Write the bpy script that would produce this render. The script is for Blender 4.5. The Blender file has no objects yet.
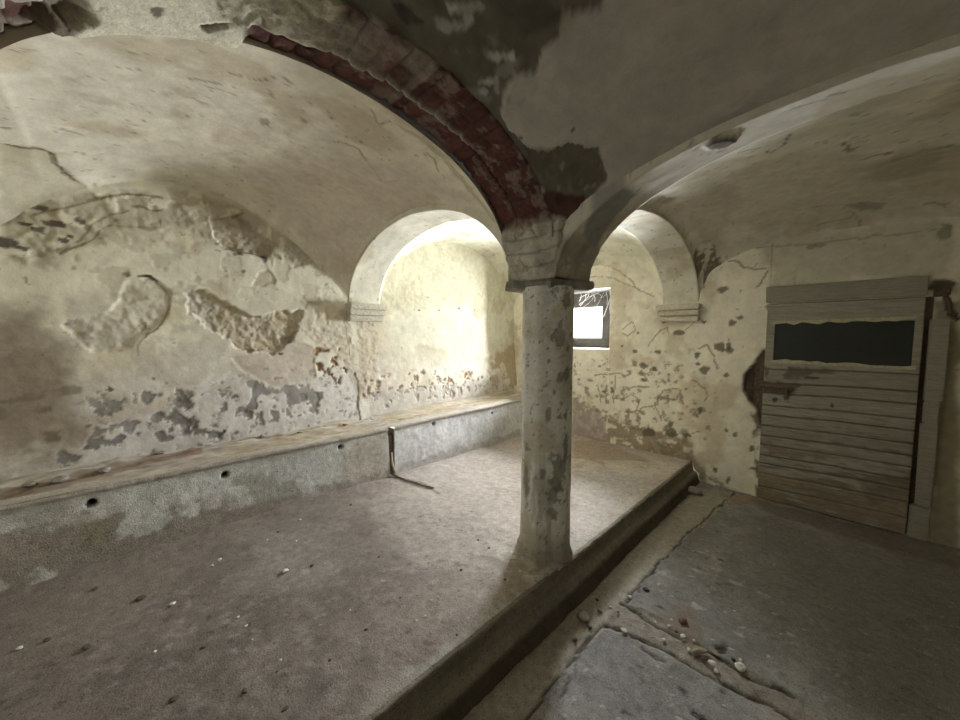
import bpy, bmesh, math, random
import numpy as np
from mathutils import Vector, Matrix
random.seed(4)
scene = bpy.context.scene
COL = scene.collection
# ---- the room's measures, in metres: x right, y into the room, z up ----
XL, YB, XR, YR = -3.4, 4.1, 1.07, -0.72        # left, end, right and rear walls
XW = -3.47                                      # the left wall leans outward above shoulder height
PX0, PX1, PY0, PY1 = -1.41, -1.07, 1.6, 1.94   # the pier the arches spring from
SP = 1.8                                        # springing height
PZ = 0.2                                        # platform height
FY = -0.37                                      # front end of the near bays
def prof(u, a, b):
    return np.clip(1 - np.abs(u) ** a, 0, 1) ** b
# each bay: x0, x1, y0, y1, then (rise, a, b) on the y0, y1, x0, x1 sides, doming
BAYS = {
    'A': (XW, PX0, YR, PY0, (.60, 2, .5), (.60, 2, .5), (.77, 2, 1.1, .42, 1.18), (.64, 2.1, .5, .63, 1.0, .93), .72),
    'B': (XW, PX0, PY1, YB, (.61, 2, .5), (.53, 2, .5), (.80, 2, .6), (.60, 2, .5), .75),
    'C': (PX1, XR, PY1, YB, (.53, 2, .5), (.50, 2.3, .45), (.61, 2, .5), (.61, 2, .5), .8),
    'D': (PX1, XR, YR, PY0, (.48, 2, .5), (.465, 2, .5), (.635, 2.1, .5, .63, 1.0, .93), (.64, 2, .5), .8),
}
def vault(bay, x, y):
    x0, x1, y0, y1, a, b, c, d, k = BAYS[bay]
    u = (x - x0) / (x1 - x0) * 2 - 1
    v = (y - y0) / (y1 - y0) * 2 - 1
    tu, tv = (u + 1) / 2, (v + 1) / 2
    fx = a[0] * prof(u, a[1], a[2]) * (1 - tv) + b[0] * prof(u, b[1], b[2]) * tv
    vv = [(y - q[3]) / np.where(y > q[3], q[4], q[4] * (q[5] if len(q) > 5 else 1)) if len(q) > 3 else v for q in (c, d)]
    fy = c[0] * prof(vv[0], c[1], c[2]) * (1 - tu) + d[0] * prof(vv[1], d[1], d[2]) * tu
    mm = (.85 if bay == 'D' else .45) * prof(u, 2, .5)
    fy = fy * (1 - mm) + mm * ((c[0] * (1 - tu) + d[0] * tu) * prof(v, 2, 1.0))
    return SP + .02 + fx + fy - k * fx * fy / .62

MARKS = {
 'WL': [
  ('poly', [(-.453, 2.254), (-.227, 2.322), (.039, 2.46), (.404, 2.567), (.777, 2.508), (1.146, 2.316), (1.327, 2.099), (1.074, 2.101), (.847, 2.135), (.662, 2.154), (.517, 2.19), (.362, 2.269), (.174, 2.251), (-.044, 2.181), (-.093, 2.084), (-.244, 1.998), (-.365, 1.91), (-.472, 1.93)], dict(c=(.43, .385, .285), s=.05, w=.05, f=5, m=.75, n=9, d=-.008, r=.012)),
  ('poly', [(-.341, 2.006), (-.262, 2.031), (-.262, 1.9), (-.329, 1.88), (-.372, 1.921)], dict(c=(.28, .23, .15), s=.04, w=.04, f=9, m=.7)),
  ('poly', [(-.495, 1.523), (-.272, 1.494), (-.232, 1.086), (-.203, .823), (-.317, .657), (-.545, .659)], dict(c=(.37, .315, .235), s=.15, w=.1, f=3, m=.8, n=4)),
  ('poly', [(.532, 2.391), (.741, 2.469), (.854, 2.328), (.97, 2.261), (.92, 2.138), (.763, 2.17), (.642, 2.151), (.556, 2.234)], dict(c=(.4, .34, .25), s=.01, w=.03, f=14, m=.85, d=-.03, r=.018)),
  ('stroke', [(.531, 2.377), (.653, 2.426), (.748, 2.463)], dict(c=(.2, .16, .1), wd=.012, m=.6)),
  ('stroke', [(.617, 2.17), (.695, 2.152), (.805, 2.161), (.891, 2.142)], dict(c=(.06, .045, .03), wd=.013, m=.9)),
  ('blob', [(.694, 2.144)], dict(c=(.05, .04, .03), rx=.035, ry=.02)),
  ('blob', [(.883, 2.133)], dict(c=(.05, .04, .03), rx=.028, ry=.025)),
  ('blob', [(.73, 2.009)], dict(c=(.2, .16, .1), rx=.015, ry=.015)),
  ('poly', [(.842, 2.006), (.917, 2.048), (.958, 1.937), (.882, 1.896), (.795, 1.905)], dict(c=(.46, .41, .29), s=.01, w=.02, f=20, m=.7, d=-.006)),
  ('poly', [(.358, 1.805), (.459, 1.836), (.561, 1.761), (.71, 1.691), (.828, 1.648), (1.004, 1.705), (1.15, 1.703), (1.136, 1.535), (1.059, 1.43), (.914, 1.34), (.767, 1.362), (.664, 1.381), (.614, 1.469), (.507, 1.53), (.436, 1.59), (.375, 1.661)], dict(c=(.47, .4, .275), s=.01, w=.04, f=12, m=.9, d=-.028, r=.022)),
  ('poly', [(.347, 1.819), (.429, 1.826), (.509, 1.72), (.502, 1.546), (.419, 1.589), (.364, 1.69)], dict(c=(.55, .51, .43), s=.02, w=.03, f=15, m=.8, d=.0, r=.02)),
  ('stroke', [(.613, 1.453), (.697, 1.372), (.817, 1.352), (.953, 1.364), (1.059, 1.439), (1.136, 1.535)], dict(c=(.16, .12, .08), wd=.012, m=.75)),
  ('blob', [(1.035, 1.448)], dict(c=(.15, .11, .07), rx=.07, ry=.03)),
  ('blob', [(.826, 1.574)], dict(c=(.3, .24, .15), rx=.04, ry=.05)),
  ('poly', [(1.156, 1.869), (1.347, 1.848), (1.602, 1.713), (1.631, 1.244), (1.586, 1.129), (1.453, 1.33), (1.27, 1.4), (1.153, 1.535)], dict(c=(.57, .51, .395), s=.03, w=.04, f=10, m=.8, r=.011)),
  ('poly', [(.607, 1.312), (.817, 1.352), (1.116, 1.43), (1.252, 1.373), (1.261, 1.098), (1.103, 1.04), (.941, 1.03), (.807, 1.095), (.69, 1.195)], dict(c=(.57, .485, .405), s=.02, w=.03, f=8, m=.85, d=-.006)),
  ('poly', [(.333, .998), (.602, 1.185), (.806, 1.053), (1.19, 1.085), (1.587, 1.149), (1.657, .64), (1.09, .645), (.375, .61), (-.151, .545), (-.321, .581), (-.14, .757), (.06, .944)], dict(c=(.66, .635, .605), s=.06, w=.06, f=6, m=.85, d=-.004)),
  ('poly', [(-.536, .804), (-.388, .812), (-.183, .78), (-.32, .607), (-.545, .647)], dict(c=(.58, .55, .49), s=.06, w=.08, f=5, m=.7, n=8)),
  ('poly', [(1.27, 1.391), (1.492, 1.347), (1.546, 1.132), (1.445, 1.024), (1.296, 1.076), (1.23, 1.246)], dict(c=(.27, .16, .07), s=.02, w=.05, f=16, m=.95, n=14, nt=.52, d=-.012, r=.02)),
  ('poly', [(.701, 1.121), (.779, 1.106), (.827, 1.034), (.981, 1.035), (1.103, 1.04), (1.206, 1.057), (1.178, .996), (1.311, .953), (1.254, .867), (1.206, .772), (1.175, .887), (1.098, .879), (1.016, .89), (.979, .982), (.864, 1.013), (.774, .973), (.748, .876), (.825, .78), (.794, .751), (.732, .829), (.689, .803), (.686, .902), (.717, .98)], dict(c=(.225, .215, .2), s=.006, w=.05, f=20, m=.9, d=-.004)),
  ('poly', [(.472, 1.134), (.503, 1.139), (.513, 1.06), (.475, 1.057)], dict(c=(.225, .215, .2), s=.006, w=.05, f=20, m=.9, d=-.004)),
  ('poly', [(.28, 1.079), (.309, 1.09), (.357, .995), (.325, .939), (.263, .963)], dict(c=(.225, .215, .2), s=.006, w=.05, f=20, m=.9, d=-.004)),
  ('poly', [(.261, .912), (.357, .874), (.36, .813), (.28, .835)], dict(c=(.225, .215, .2), s=.006, w=.05, f=20, m=.9, d=-.004)),
  ('poly', [(.353, .784), (.444, .782), (.531, .734), (.466, .7), (.38, .725)], dict(c=(.225, .215, .2), s=.006, w=.05, f=20, m=.9, d=-.004)),
  ('poly', [(-.169, 1.064), (-.116, 1.044), (-.093, .968), (-.13, .96), (-.154, 1.01)], dict(c=(.225, .215, .2), s=.006, w=.05, f=20, m=.9, d=-.004)),
  ('poly', [(-.093, 1.054), (-.022, 1.059), (-.031, .985), (-.083, .973)], dict(c=(.225, .215, .2), s=.006, w=.05, f=20, m=.9, d=-.004)),
  ('poly', [(.077, 1.081), (.118, 1.09), (.129, .99), (.082, .982)], dict(c=(.225, .215, .2), s=.006, w=.05, f=20, m=.9, d=-.004)),
  ('poly', [(.233, 1.04), (.275, 1.094), (.306, 1.031), (.374, .985), (.331, .946), (.286, .967)], dict(c=(.225, .215, .2), s=.006, w=.05, f=20, m=.9, d=-.004)),
  ('poly', [(.111, .936), (.191, .952), (.283, .908), (.367, .827), (.313, .799), (.241, .842), (.223, .808), (.203, .856), (.12, .913)], dict(c=(.225, .215, .2), s=.006, w=.05, f=20, m=.9, d=-.004)),
  ('poly', [(-.189, .833), (-.156, .879), (-.078, .892), (-.065, .869), (-.108, .857), (-.137, .823), (-.181, .819)], dict(c=(.225, .215, .2), s=.006, w=.05, f=20, m=.9, d=-.004)),
  ('poly', [(-.051, .86), (-.012, .887), (.047, .883), (.04, .835), (-.024, .827)], dict(c=(.225, .215, .2), s=.006, w=.05, f=20, m=.9, d=-.004)),
  ('poly', [(-.19, .814), (-.128, .808), (-.098, .781), (-.158, .767), (-.196, .782)], dict(c=(.225, .215, .2), s=.006, w=.05, f=20, m=.9, d=-.004)),
  ('poly', [(-.092, .8), (-.044, .817), (-.007, .796), (-.065, .774)], dict(c=(.225, .215, .2), s=.006, w=.05, f=20, m=.9, d=-.004)),
  ('poly', [(.141, .795), (.189, .793), (.198, .747), (.155, .749)], dict(c=(.225, .215, .2), s=.006, w=.05, f=20, m=.9, d=-.004)),
  ('poly', [(-.325, .748), (-.271, .748), (-.205, .778), (-.23, .718), (-.283, .686), (-.325, .672)], dict(c=(.225, .215, .2), s=.006, w=.05, f=20, m=.9, d=-.004)),
  ('poly', [(.59, .9), (.679, .911), (.726, .863), (.642, .843)], dict(c=(.225, .215, .2), s=.006, w=.05, f=20, m=.9, d=-.004)),
  ('poly', [(.873, .841), (.935, .849), (.908, .749), (.863, .774)], dict(c=(.225, .215, .2), s=.006, w=.05, f=20, m=.9, d=-.004)),
  ('poly', [(.119, 1.111), (.649, 1.013), (.742, .71), (.471, .683), (.106, .83)], dict(c=(.225, .215, .2), s=.05, w=.05, f=14, m=.9, n=13, nt=.64, d=-.004)),
  ('poly', [(1.103, 1.049), (1.321, .98), (1.268, .753), (.969, .712), (.86, .903)], dict(c=(.225, .215, .2), s=.03, w=.05, f=14, m=.85, n=16, nt=.63, d=-.004)),
  ('poly', [(-.376, .896), (-.304, .901), (-.315, .84), (-.347, .853)], dict(c=(.17, .13, .09), s=.01, w=.03, f=14, m=.9)),
  ('blob', [(-.262, 1.146)], dict(c=(.07, .055, .035), rx=.055, ry=.028)),
  ('blob', [(-.368, 1.042)], dict(c=(.07, .055, .035), rx=.03, ry=.026)),
  ('blob', [(-.516, 1.035)], dict(c=(.07, .055, .035), rx=.03, ry=.03)),
  ('blob', [(-.498, 1.108)], dict(c=(.07, .055, .035), rx=.02, ry=.012)),
  ('blob', [(-.413, 1.121)], dict(c=(.07, .055, .035), rx=.055, ry=.022)),
  ('blob', [(-.484, 1.106)], dict(c=(.07, .055, .035), rx=.03, ry=.013)),
  ('blob', [(-.075, 1.132)], dict(c=(.07, .055, .035), rx=.014, ry=.014)),
  ('blob', [(-.185, .911)], dict(c=(.07, .055, .035), rx=.012, ry=.012)),
  ('blob', [(-.316, 2.26)], dict(c=(.07, .055, .035), rx=.04, ry=.022)),
  ('blob', [(-.254, 2.18)], dict(c=(.07, .055, .035), rx=.05, ry=.02)),
  ('blob', [(-.15, 2.221)], dict(c=(.07, .055, .035), rx=.022, ry=.022)),
  ('blob', [(-.33, 2.13)], dict(c=(.07, .055, .035), rx=.026, ry=.022)),
  ('blob', [(-.455, 2.032)], dict(c=(.07, .055, .035), rx=.05, ry=.03)),
  ('blob', [(-.232, 2.084)], dict(c=(.07, .055, .035), rx=.03, ry=.016)),
  ('blob', [(-.373, 2.155)], dict(c=(.07, .055, .035), rx=.03, ry=.012)),
  ('blob', [(-.396, 2.009)], dict(c=(.07, .055, .035), rx=.03, ry=.015)),
  ('blob', [(-.198, 2.114)], dict(c=(.07, .055, .035), rx=.015, ry=.012)),
  ('blob', [(.044, 1.906)], dict(c=(.07, .055, .035), rx=.02, ry=.016)),
  ('blob', [(.144, 1.186)], dict(c=(.07, .055, .035), rx=.01, ry=.01)),
  ('blob', [(.216, 1.144)], dict(c=(.07, .055, .035), rx=.01, ry=.01)),
  ('blob', [(.975, 1.329)], dict(c=(.07, .055, .035), rx=.02, ry=.012)),
  ('blob', [(.584, 1.076)], dict(c=(.07, .055, .035), rx=.02, ry=.008)),
  ('blob', [(2.44, 1.771)], dict(c=(.07, .055, .035), rx=.014, ry=.01)),
  ('blob', [(2.729, 1.784)], dict(c=(.07, .055, .035), rx=.014, ry=.01)),
  ('blob', [(3.047, 1.823)], dict(c=(.07, .055, .035), rx=.02, ry=.016)),
  ('blob', [(2.568, 1.925)], dict(c=(.07, .055, .035), rx=.018, ry=.012)),
  ('blob', [(3.308, 1.811)], dict(c=(.07, .055, .035), rx=.008, ry=.008)),
  ('blob', [(1.094, .78)], dict(c=(.07, .055, .035), rx=.02, ry=.008)),
  ('blob', [(1.466, .76)], dict(c=(.07, .055, .035), rx=.03, ry=.008)),
  ('blob', [(.787, .938)], dict(c=(.07, .055, .035), rx=.012, ry=.01)),
  ('blob', [(.538, .741)], dict(c=(.07, .055, .035), rx=.014, ry=.016)),
  ('stroke', [(-.351, 1.138), (-.299, 1.144), (-.241, 1.156)], dict(c=(.1, .07, .05), wd=.012, m=.8)),
  ('stroke', [(.098, 1.912), (.158, 1.912), (.192, 1.868)], dict(c=(.04, .03, .02), wd=.014, m=1)),
  ('poly', [(.032, 1.858), (.157, 1.898), (.239, 1.852), (.268, 1.784), (.238, 1.613), (.139, 1.514), (.025, 1.42), (-.143, 1.385), (-.19, 1.475), (-.26, 1.561), (-.139, 1.627), (-.04, 1.644), (.002, 1.724)], dict(c=(.5, .46, .365), s=.01, w=.03, f=8, m=.45, d=-.012, r=.012)),
  ('stroke', [(.192, 1.868), (.248, 1.825), (.267, 1.756), (.24, 1.642), (.182, 1.542), (.128, 1.507), (.085, 1.445), (.065, 1.35)], dict(c=(.25, .2, .14), wd=.007, m=.8)),
  ('poly', [(-.267, 1.573), (-.168, 1.576), (-.135, 1.538), (-.175, 1.437), (-.206, 1.488)], dict(c=(.25, .2, .15), s=.01, w=.05, f=18, m=.85, n=16, nt=.5)),
  ('blob', [(.11, 1.555)], dict(c=(.22, .18, .13), rx=.025, ry=.04)),
  ('stroke', [(-.244, 2.01), (-.159, 2.067), (-.105, 2.107), (-.052, 2.205), (.019, 2.258)], dict(c=(.19, .15, .09), wd=.007, m=.75)),
  ('stroke', [(-.028, 2.222), (.123, 2.228), (.231, 2.25), (.234, 2.311)], dict(c=(.19, .15, .09), wd=.008, m=.75)),
  ('stroke', [(-.179, 2.081), (-.062, 2.265), (.08, 2.342)], dict(c=(.19, .15, .09), wd=.006, m=.75)),
  ('stroke', [(-.11, 2.352), (.038, 2.441), (.236, 2.46)], dict(c=(.19, .15, .09), wd=.012, m=.75)),
  ('stroke', [(.106, 2.381), (.18, 2.379), (.243, 2.388)], dict(c=(.19, .15, .09), wd=.012, m=.75)),
  ('stroke', [(.133, 2.223), (.173, 2.224), (.215, 2.246)], dict(c=(.19, .15, .09), wd=.016, m=.75)),
  ('stroke', [(-.347, 2.223), (-.228, 2.292), (-.056, 2.378)], dict(c=(.19, .15, .09), wd=.008, m=.75)),
  ('stroke', [(1.56, 1.654), (1.595, 1.442), (1.59, 1.247)], dict(c=(.19, .15, .09), wd=.006, m=.75)),
  ('stroke', [(-.398, 1.843), (-.382, 1.804)], dict(c=(.19, .15, .09), wd=.008, m=.75)),
  ('stroke', [(-.364, 1.381), (-.332, 1.404)], dict(c=(.19, .15, .09), wd=.01, m=.75)),
  ('stroke', [(-.502, 1.409), (-.459, 1.413), (-.439, 1.389)], dict(c=(.19, .15, .09), wd=.01, m=.75)),
  ('stroke', [(1.637, 1.105), (1.654, .944), (1.64, .805), (1.647, .642)], dict(c=(.08, .05, .03), wd=.022, m=.9)),
  ('poly', [(1.688, 1.041), (2.128, 1.089), (3.164, 1.013), (3.737, .858), (3.738, .689), (2.673, .736), (1.881, .761), (1.683, .819)], dict(c=(.3, .19, .1), s=.06, w=.05, f=14, m=.9, n=15, nt=.585, d=-.01, r=.01)),
  ('poly', [(1.685, 1.736), (1.9, 1.644), (1.859, .817), (1.662, .842)], dict(c=(.55, .48, .37), s=.05, w=.05, f=12, m=.7, r=.01)),
  ('poly', [(1.717, .886), (3.736, .886), (4.064, .622), (1.765, .622)], dict(c=(.57, .53, .49), s=.05, w=.05, f=8, m=.7)),
  ('poly', [(1.849, 1.844), (2.151, 2.391), (3.344, 2.706), (3.981, 2.264), (3.984, 1.955), (2.684, 1.829)], dict(c=(.6, .57, .4), s=.1, w=.08, f=6, m=.5, r=.006)),
  ('poly', [(3.495, 1.151), (4.17, 1.412), (4.18, .549), (3.615, .703)], dict(c=(.4, .31, .18), s=.12, w=.08, f=8, m=.8, n=6)),
  ('poly', [(-.257, 1.768), (.432, 1.899), (1.577, 1.539), (1.564, 1.052), (.393, 1.005), (-.294, 1.093)], dict(c=(.5, .46, .38), s=.15, w=.1, f=6, m=.5, n=6, nt=.52)),
  ('poly', [(-.681, 1.68), (-.341, 1.673), (-.243, 1.276), (-.2, .888), (-.347, .853), (-.729, .878)], dict(c=(.25, .205, .15), s=.25, w=.14, f=5, m=.85)),  # brown dirt, deepened to paint in the shade at the far left
  ('poly', [(-.188, 2.29), (1.417, 2.679), (1.486, 1.821), (.426, 1.752), (-.219, 1.71)], dict(c=(.5, .465, .35), s=.1, w=.1, f=8, m=.55, n=9, nt=.55, d=-.003)),
  ('poly', [(-.294, 1.093), (1.569, 1.248), (1.657, .64), (-.148, .611)], dict(c=(.3, .275, .245), s=.05, w=.05, f=20, m=.8, n=24, nt=.69, d=-.003)),
 ],
 'WB': [
  ('poly', [(-2.475, .715), (-2.087, .602), (-1.603, .48), (-1.142, .405), (-.942, .142), (-.613, -.058), (-1.074, -.159), (-1.591, .08), (-2.463, .126)], dict(c=(.29, .225, .155), s=.12, w=.14, f=8, m=.85, n=12, nt=.44, r=.008)),
  ('poly', [(-2.474, .624), (-2.085, .516), (-2.025, .219), (-2.464, .152)], dict(c=(.4, .34, .31), s=.08, w=.08, f=7, m=.8)),
  ('poly', [(-1.595, .195), (-1.146, .51), (-.994, .128), (-.855, -.088), (-1.076, -.107)], dict(c=(.27, .22, .13), s=.08, w=.08, f=8, m=.8, n=9)),
  ('poly', [(-2.485, 1.167), (-1.041, 1.341), (-.843, .667), (-1.092, .311), (-2.083, .455), (-2.474, .65)], dict(c=(.28, .22, .14), s=.1, w=.08, f=10, m=.8, n=16, nt=.63)),
  ('blob', [(-1.239, 1.521)], dict(c=(.13, .105, .065), rx=.055, ry=.03, m=.85)),
  ('blob', [(-1.388, 1.627)], dict(c=(.13, .105, .065), rx=.02, ry=.012, m=.85)),
  ('blob', [(-1.272, 1.655)], dict(c=(.13, .105, .065), rx=.02, ry=.012, m=.85)),
  ('blob', [(-.989, 1.144)], dict(c=(.13, .105, .065), rx=.045, ry=.05, m=.85)),
  ('blob', [(-1.065, 1.29)], dict(c=(.13, .105, .065), rx=.025, ry=.03, m=.85)),
  ('blob', [(-1.053, 1.2)], dict(c=(.13, .105, .065), rx=.02, ry=.015, m=.85)),
  ('blob', [(-1.684, 1.309)], dict(c=(.13, .105, .065), rx=.035, ry=.018, m=.85)),
  ('blob', [(-1.591, 1.146)], dict(c=(.13, .105, .065), rx=.045, ry=.03, m=.85)),
  ('blob', [(-1.463, 1.122)], dict(c=(.13, .105, .065), rx=.025, ry=.025, m=.85)),
  ('blob', [(-1.438, 1.307)], dict(c=(.13, .105, .065), rx=.03, ry=.018, m=.85)),
  ('blob', [(-1.017, .729)], dict(c=(.13, .105, .065), rx=.018, ry=.045, m=.85)),
  ('blob', [(-1.042, .674)], dict(c=(.13, .105, .065), rx=.014, ry=.02, m=.85)),
  ('blob', [(-1.269, .454)], dict(c=(.13, .105, .065), rx=.045, ry=.05, m=.85)),
  ('blob', [(-1.282, .549)], dict(c=(.13, .105, .065), rx=.03, ry=.03, m=.85)),
  ('blob', [(-1.503, .419)], dict(c=(.13, .105, .065), rx=.05, ry=.055, m=.85)),
  ('blob', [(-1.125, .461)], dict(c=(.13, .105, .065), rx=.03, ry=.02, m=.85)),
  ('blob', [(-.865, .163)], dict(c=(.13, .105, .065), rx=.02, ry=.028, m=.85)),
  ('blob', [(-.79, .578)], dict(c=(.13, .105, .065), rx=.015, ry=.02, m=.85)),
  ('blob', [(-.566, .263)], dict(c=(.13, .105, .065), rx=.03, ry=.02, m=.85)),
  ('blob', [(-.582, .449)], dict(c=(.13, .105, .065), rx=.02, ry=.03, m=.85)),
  ('blob', [(-.717, .544)], dict(c=(.13, .105, .065), rx=.02, ry=.02, m=.85)),
  ('blob', [(-1.016, 1.618)], dict(c=(.13, .105, .065), rx=.014, ry=.014, m=.85)),
  ('blob', [(-.784, 1.603)], dict(c=(.13, .105, .065), rx=.03, ry=.03, m=.85)),
  ('blob', [(-.79, 1.349)], dict(c=(.13, .105, .065), rx=.02, ry=.04, m=.85)),
  ('blob', [(-.812, 1.109)], dict(c=(.13, .105, .065), rx=.022, ry=.02, m=.85)),
  ('blob', [(-1.657, 1.511)], dict(c=(.13, .105, .065), rx=.012, ry=.012, m=.85)),
  ('blob', [(-1.152, .937)], dict(c=(.13, .105, .065), rx=.012, ry=.012, m=.85)),
  ('blob', [(-1.586, .99)], dict(c=(.13, .105, .065), rx=.035, ry=.016, m=.85)),
  ('blob', [(-1.835, 1.362)], dict(c=(.13, .105, .065), rx=.012, ry=.01, m=.85)),
  ('blob', [(-2.04, .804)], dict(c=(.13, .105, .065), rx=.03, ry=.012, m=.85)),
  ('blob', [(-2.1, 1.114)], dict(c=(.13, .105, .065), rx=.02, ry=.012, m=.85)),
  ('blob', [(-.754, .094)], dict(c=(.13, .105, .065), rx=.02, ry=.03, m=.85)),
  ('blob', [(-1.717, .506)], dict(c=(.13, .105, .065), rx=.02, ry=.015, m=.85)),
  ('blob', [(-1.941, .827)], dict(c=(.13, .105, .065), rx=.02, ry=.04, m=.85)),
  ('blob', [(.426, 2.205)], dict(c=(.13, .105, .065), rx=.03, ry=.05, m=.85)),
  ('blob', [(-.523, 1.739)], dict(c=(.13, .105, .065), rx=.02, ry=.02, m=.85)),
  ('blob', [(-.877, 1.919)], dict(c=(.13, .105, .065), rx=.04, ry=.03, m=.85)),
  ('blob', [(-.724, 1.648)], dict(c=(.13, .105, .065), rx=.03, ry=.02, m=.85)),
  ('poly', [(-.922, 1.393), (-.857, 1.423), (-.821, 1.329), (-.81, 1.443), (-.791, 1.387), (-.805, 1.329), (-.87, 1.327)], dict(c=(.12, .1, .06), s=.01, w=.04, f=16, m=.85)),
  ('stroke', [(-2.162, 1.0), (-1.971, 1.027), (-1.826, 1.05)], dict(c=(.17, .135, .08), wd=.009, m=.75)),
  ('stroke', [(-1.909, 1.02), (-1.917, .842), (-1.925, .698)], dict(c=(.17, .135, .08), wd=.008, m=.75)),
  ('stroke', [(-2.119, .856), (-2.104, .772), (-2.076, .677)], dict(c=(.17, .135, .08), wd=.008, m=.75)),
  ('stroke', [(-1.728, .886), (-1.617, .909), (-1.509, .92)], dict(c=(.17, .135, .08), wd=.009, m=.75)),
  ('stroke', [(-1.411, .789), (-1.364, .903), (-1.285, .933), (-1.198, .911), (-1.233, .823), (-1.381, .804)], dict(c=(.17, .135, .08), wd=.006, m=.75)),
  ('stroke', [(-1.817, .736), (-1.703, .808), (-1.612, .762), (-1.653, .643), (-1.766, .602)], dict(c=(.17, .135, .08), wd=.006, m=.75)),
  ('stroke', [(-1.609, .661), (-1.45, .718), (-1.373, .576)], dict(c=(.17, .135, .08), wd=.006, m=.75)),
  ('stroke', [(-1.041, 1.361), (-.99, 1.392), (-.937, 1.344), (-.902, 1.297)], dict(c=(.17, .135, .08), wd=.012, m=.75)),
  ('stroke', [(-.916, 1.247), (-.88, 1.171)], dict(c=(.17, .135, .08), wd=.01, m=.75)),
  ('stroke', [(-1.091, 1.035), (-.982, .965), (-.953, .889), (-.986, .824)], dict(c=(.17, .135, .08), wd=.006, m=.75)),
  ('stroke', [(-1.622, 1.077), (-1.533, .995)], dict(c=(.17, .135, .08), wd=.009, m=.75)),
  ('stroke', [(-1.84, 1.546), (-1.728, 1.635), (-1.68, 1.545), (-1.769, 1.477), (-1.839, 1.5)], dict(c=(.17, .135, .08), wd=.005, m=.75)),
  ('stroke', [(-1.426, 1.543), (-1.347, 1.584), (-1.344, 1.5)], dict(c=(.17, .135, .08), wd=.005, m=.75)),
  ('stroke', [(-1.545, 1.38), (-1.426, 1.543)], dict(c=(.17, .135, .08), wd=.004, m=.75)),
  ('stroke', [(-.824, 2.174), (-.761, 2.165), (-.713, 2.104), (-.623, 2.075), (-.538, 2.082)], dict(c=(.17, .135, .08), wd=.008, m=.75)),
  ('stroke', [(-.538, 2.082), (-.562, 1.989), (-.602, 1.931)], dict(c=(.17, .135, .08), wd=.012, m=.75)),
  ('stroke', [(-1.174, 1.541), (-1.079, 1.659), (-1.025, 1.618)], dict(c=(.17, .135, .08), wd=.004, m=.75)),
  ('stroke', [(-1.123, 1.88), (-1.084, 2.024), (-1.003, 2.16), (-.891, 2.248), (-.79, 2.288), (-.568, 2.278), (-.333, 2.254), (-.122, 2.249), (.12, 2.242), (.381, 2.227)], dict(c=(.2, .16, .1), wd=.011, m=.7)),
  ('stroke', [(-1.066, 2.013), (-.97, 2.165), (-.844, 2.269), (-.607, 2.354)], dict(c=(.2, .16, .1), wd=.006, m=.7)),
  ('stroke', [(-2.287, 2.329), (-2.067, 2.323), (-1.907, 2.234), (-1.787, 2.108), (-1.628, 1.972), (-1.489, 1.896)], dict(c=(.2, .16, .1), wd=.009, m=.7)),
  ('stroke', [(-2.464, 2.24), (-2.001, 2.165), (-1.65, 1.984)], dict(c=(.2, .16, .1), wd=.006, m=.7)),
  ('blob', [(-.239, 2.222)], dict(c=(.1, .08, .05), rx=.05, ry=.02)),
  ('poly', [(-.581, 1.283), (-.52, 1.357), (-.485, .91), (-.483, .545), (-.552, .79), (-.615, .874), (-.673, .979), (-.664, 1.13)], dict(c=(.075, .052, .035), s=.01, w=.03, f=12, m=.97, d=-.045, r=.04)),
  ('poly', [(-.599, .848), (-.471, .912), (-.466, -.008), (-.532, -.002)], dict(c=(.16, .115, .075), s=.02, w=.03, f=9, m=.9, n=6, nt=.4)),
  ('poly', [(.395, 1.74), (.524, 1.732), (.628, -.073), (.476, -.03)], dict(c=(.27, .235, .16), s=.05, w=.05, f=5, m=.9)),
  ('poly', [(-.539, 2.41), (.491, 2.305), (.524, 1.732), (.376, 1.917), (-.517, 1.914)], dict(c=(.45, .42, .33), s=.1, w=.1, f=4, m=.6)),
  ('blob', [(.424, 1.842)], dict(c=(.07, .055, .04), rx=.06, ry=.05)),
  ('stroke', [(.446, 1.771), (.476, 1.7), (.502, 1.61)], dict(c=(.05, .04, .03), wd=.03, m=.95)),
 ],
 'VA': [
  ('poly', [(-3.034, -.388), (-3.075, -.296), (-3.171, -.229), (-3.271, -.216), (-3.418, -.16), (-3.539, -.056), (-3.524, -.236), (-3.452, -.464)], dict(c=(.47, .43, .31), s=.01, w=.02, f=8, m=.75, d=.012)),
  ('stroke', [(-3.034, -.388), (-3.091, -.298), (-3.17, -.236), (-3.251, -.214), (-3.329, -.206), (-3.424, -.161)], dict(c=(.15, .12, .07), wd=.012, m=.8)),
  ('stroke', [(-2.764, -.233), (-2.862, -.171), (-2.973, -.09), (-3.096, .004), (-3.234, .113), (-3.438, .233)], dict(c=(.68, .64, .54), wd=.008, m=.7)),
  ('stroke', [(-2.903, -.168), (-2.929, -.142), (-2.965, -.101)], dict(c=(.22, .18, .12), wd=.012, m=.7)),
  ('stroke', [(-2.061, .269), (-2.049, .313), (-2.016, .355)], dict(c=(.24, .2, .13), wd=.014, m=.75)),
  ('stroke', [(-2.086, .34), (-2.073, .436)], dict(c=(.24, .2, .13), wd=.006, m=.75)),
  ('stroke', [(-1.887, .372), (-1.872, .412)], dict(c=(.24, .2, .13), wd=.014, m=.75)),
  ('stroke', [(-1.737, .54), (-1.77, .569)], dict(c=(.24, .2, .13), wd=.01, m=.75)),
  ('stroke', [(-2.129, .909), (-2.067, .957), (-2.043, 1.023), (-2.104, 1.104), (-2.204, 1.217), (-2.279, 1.302), (-2.112, 1.345), (-2.012, 1.416)], dict(c=(.24, .2, .13), wd=.007, m=.75)),
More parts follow.
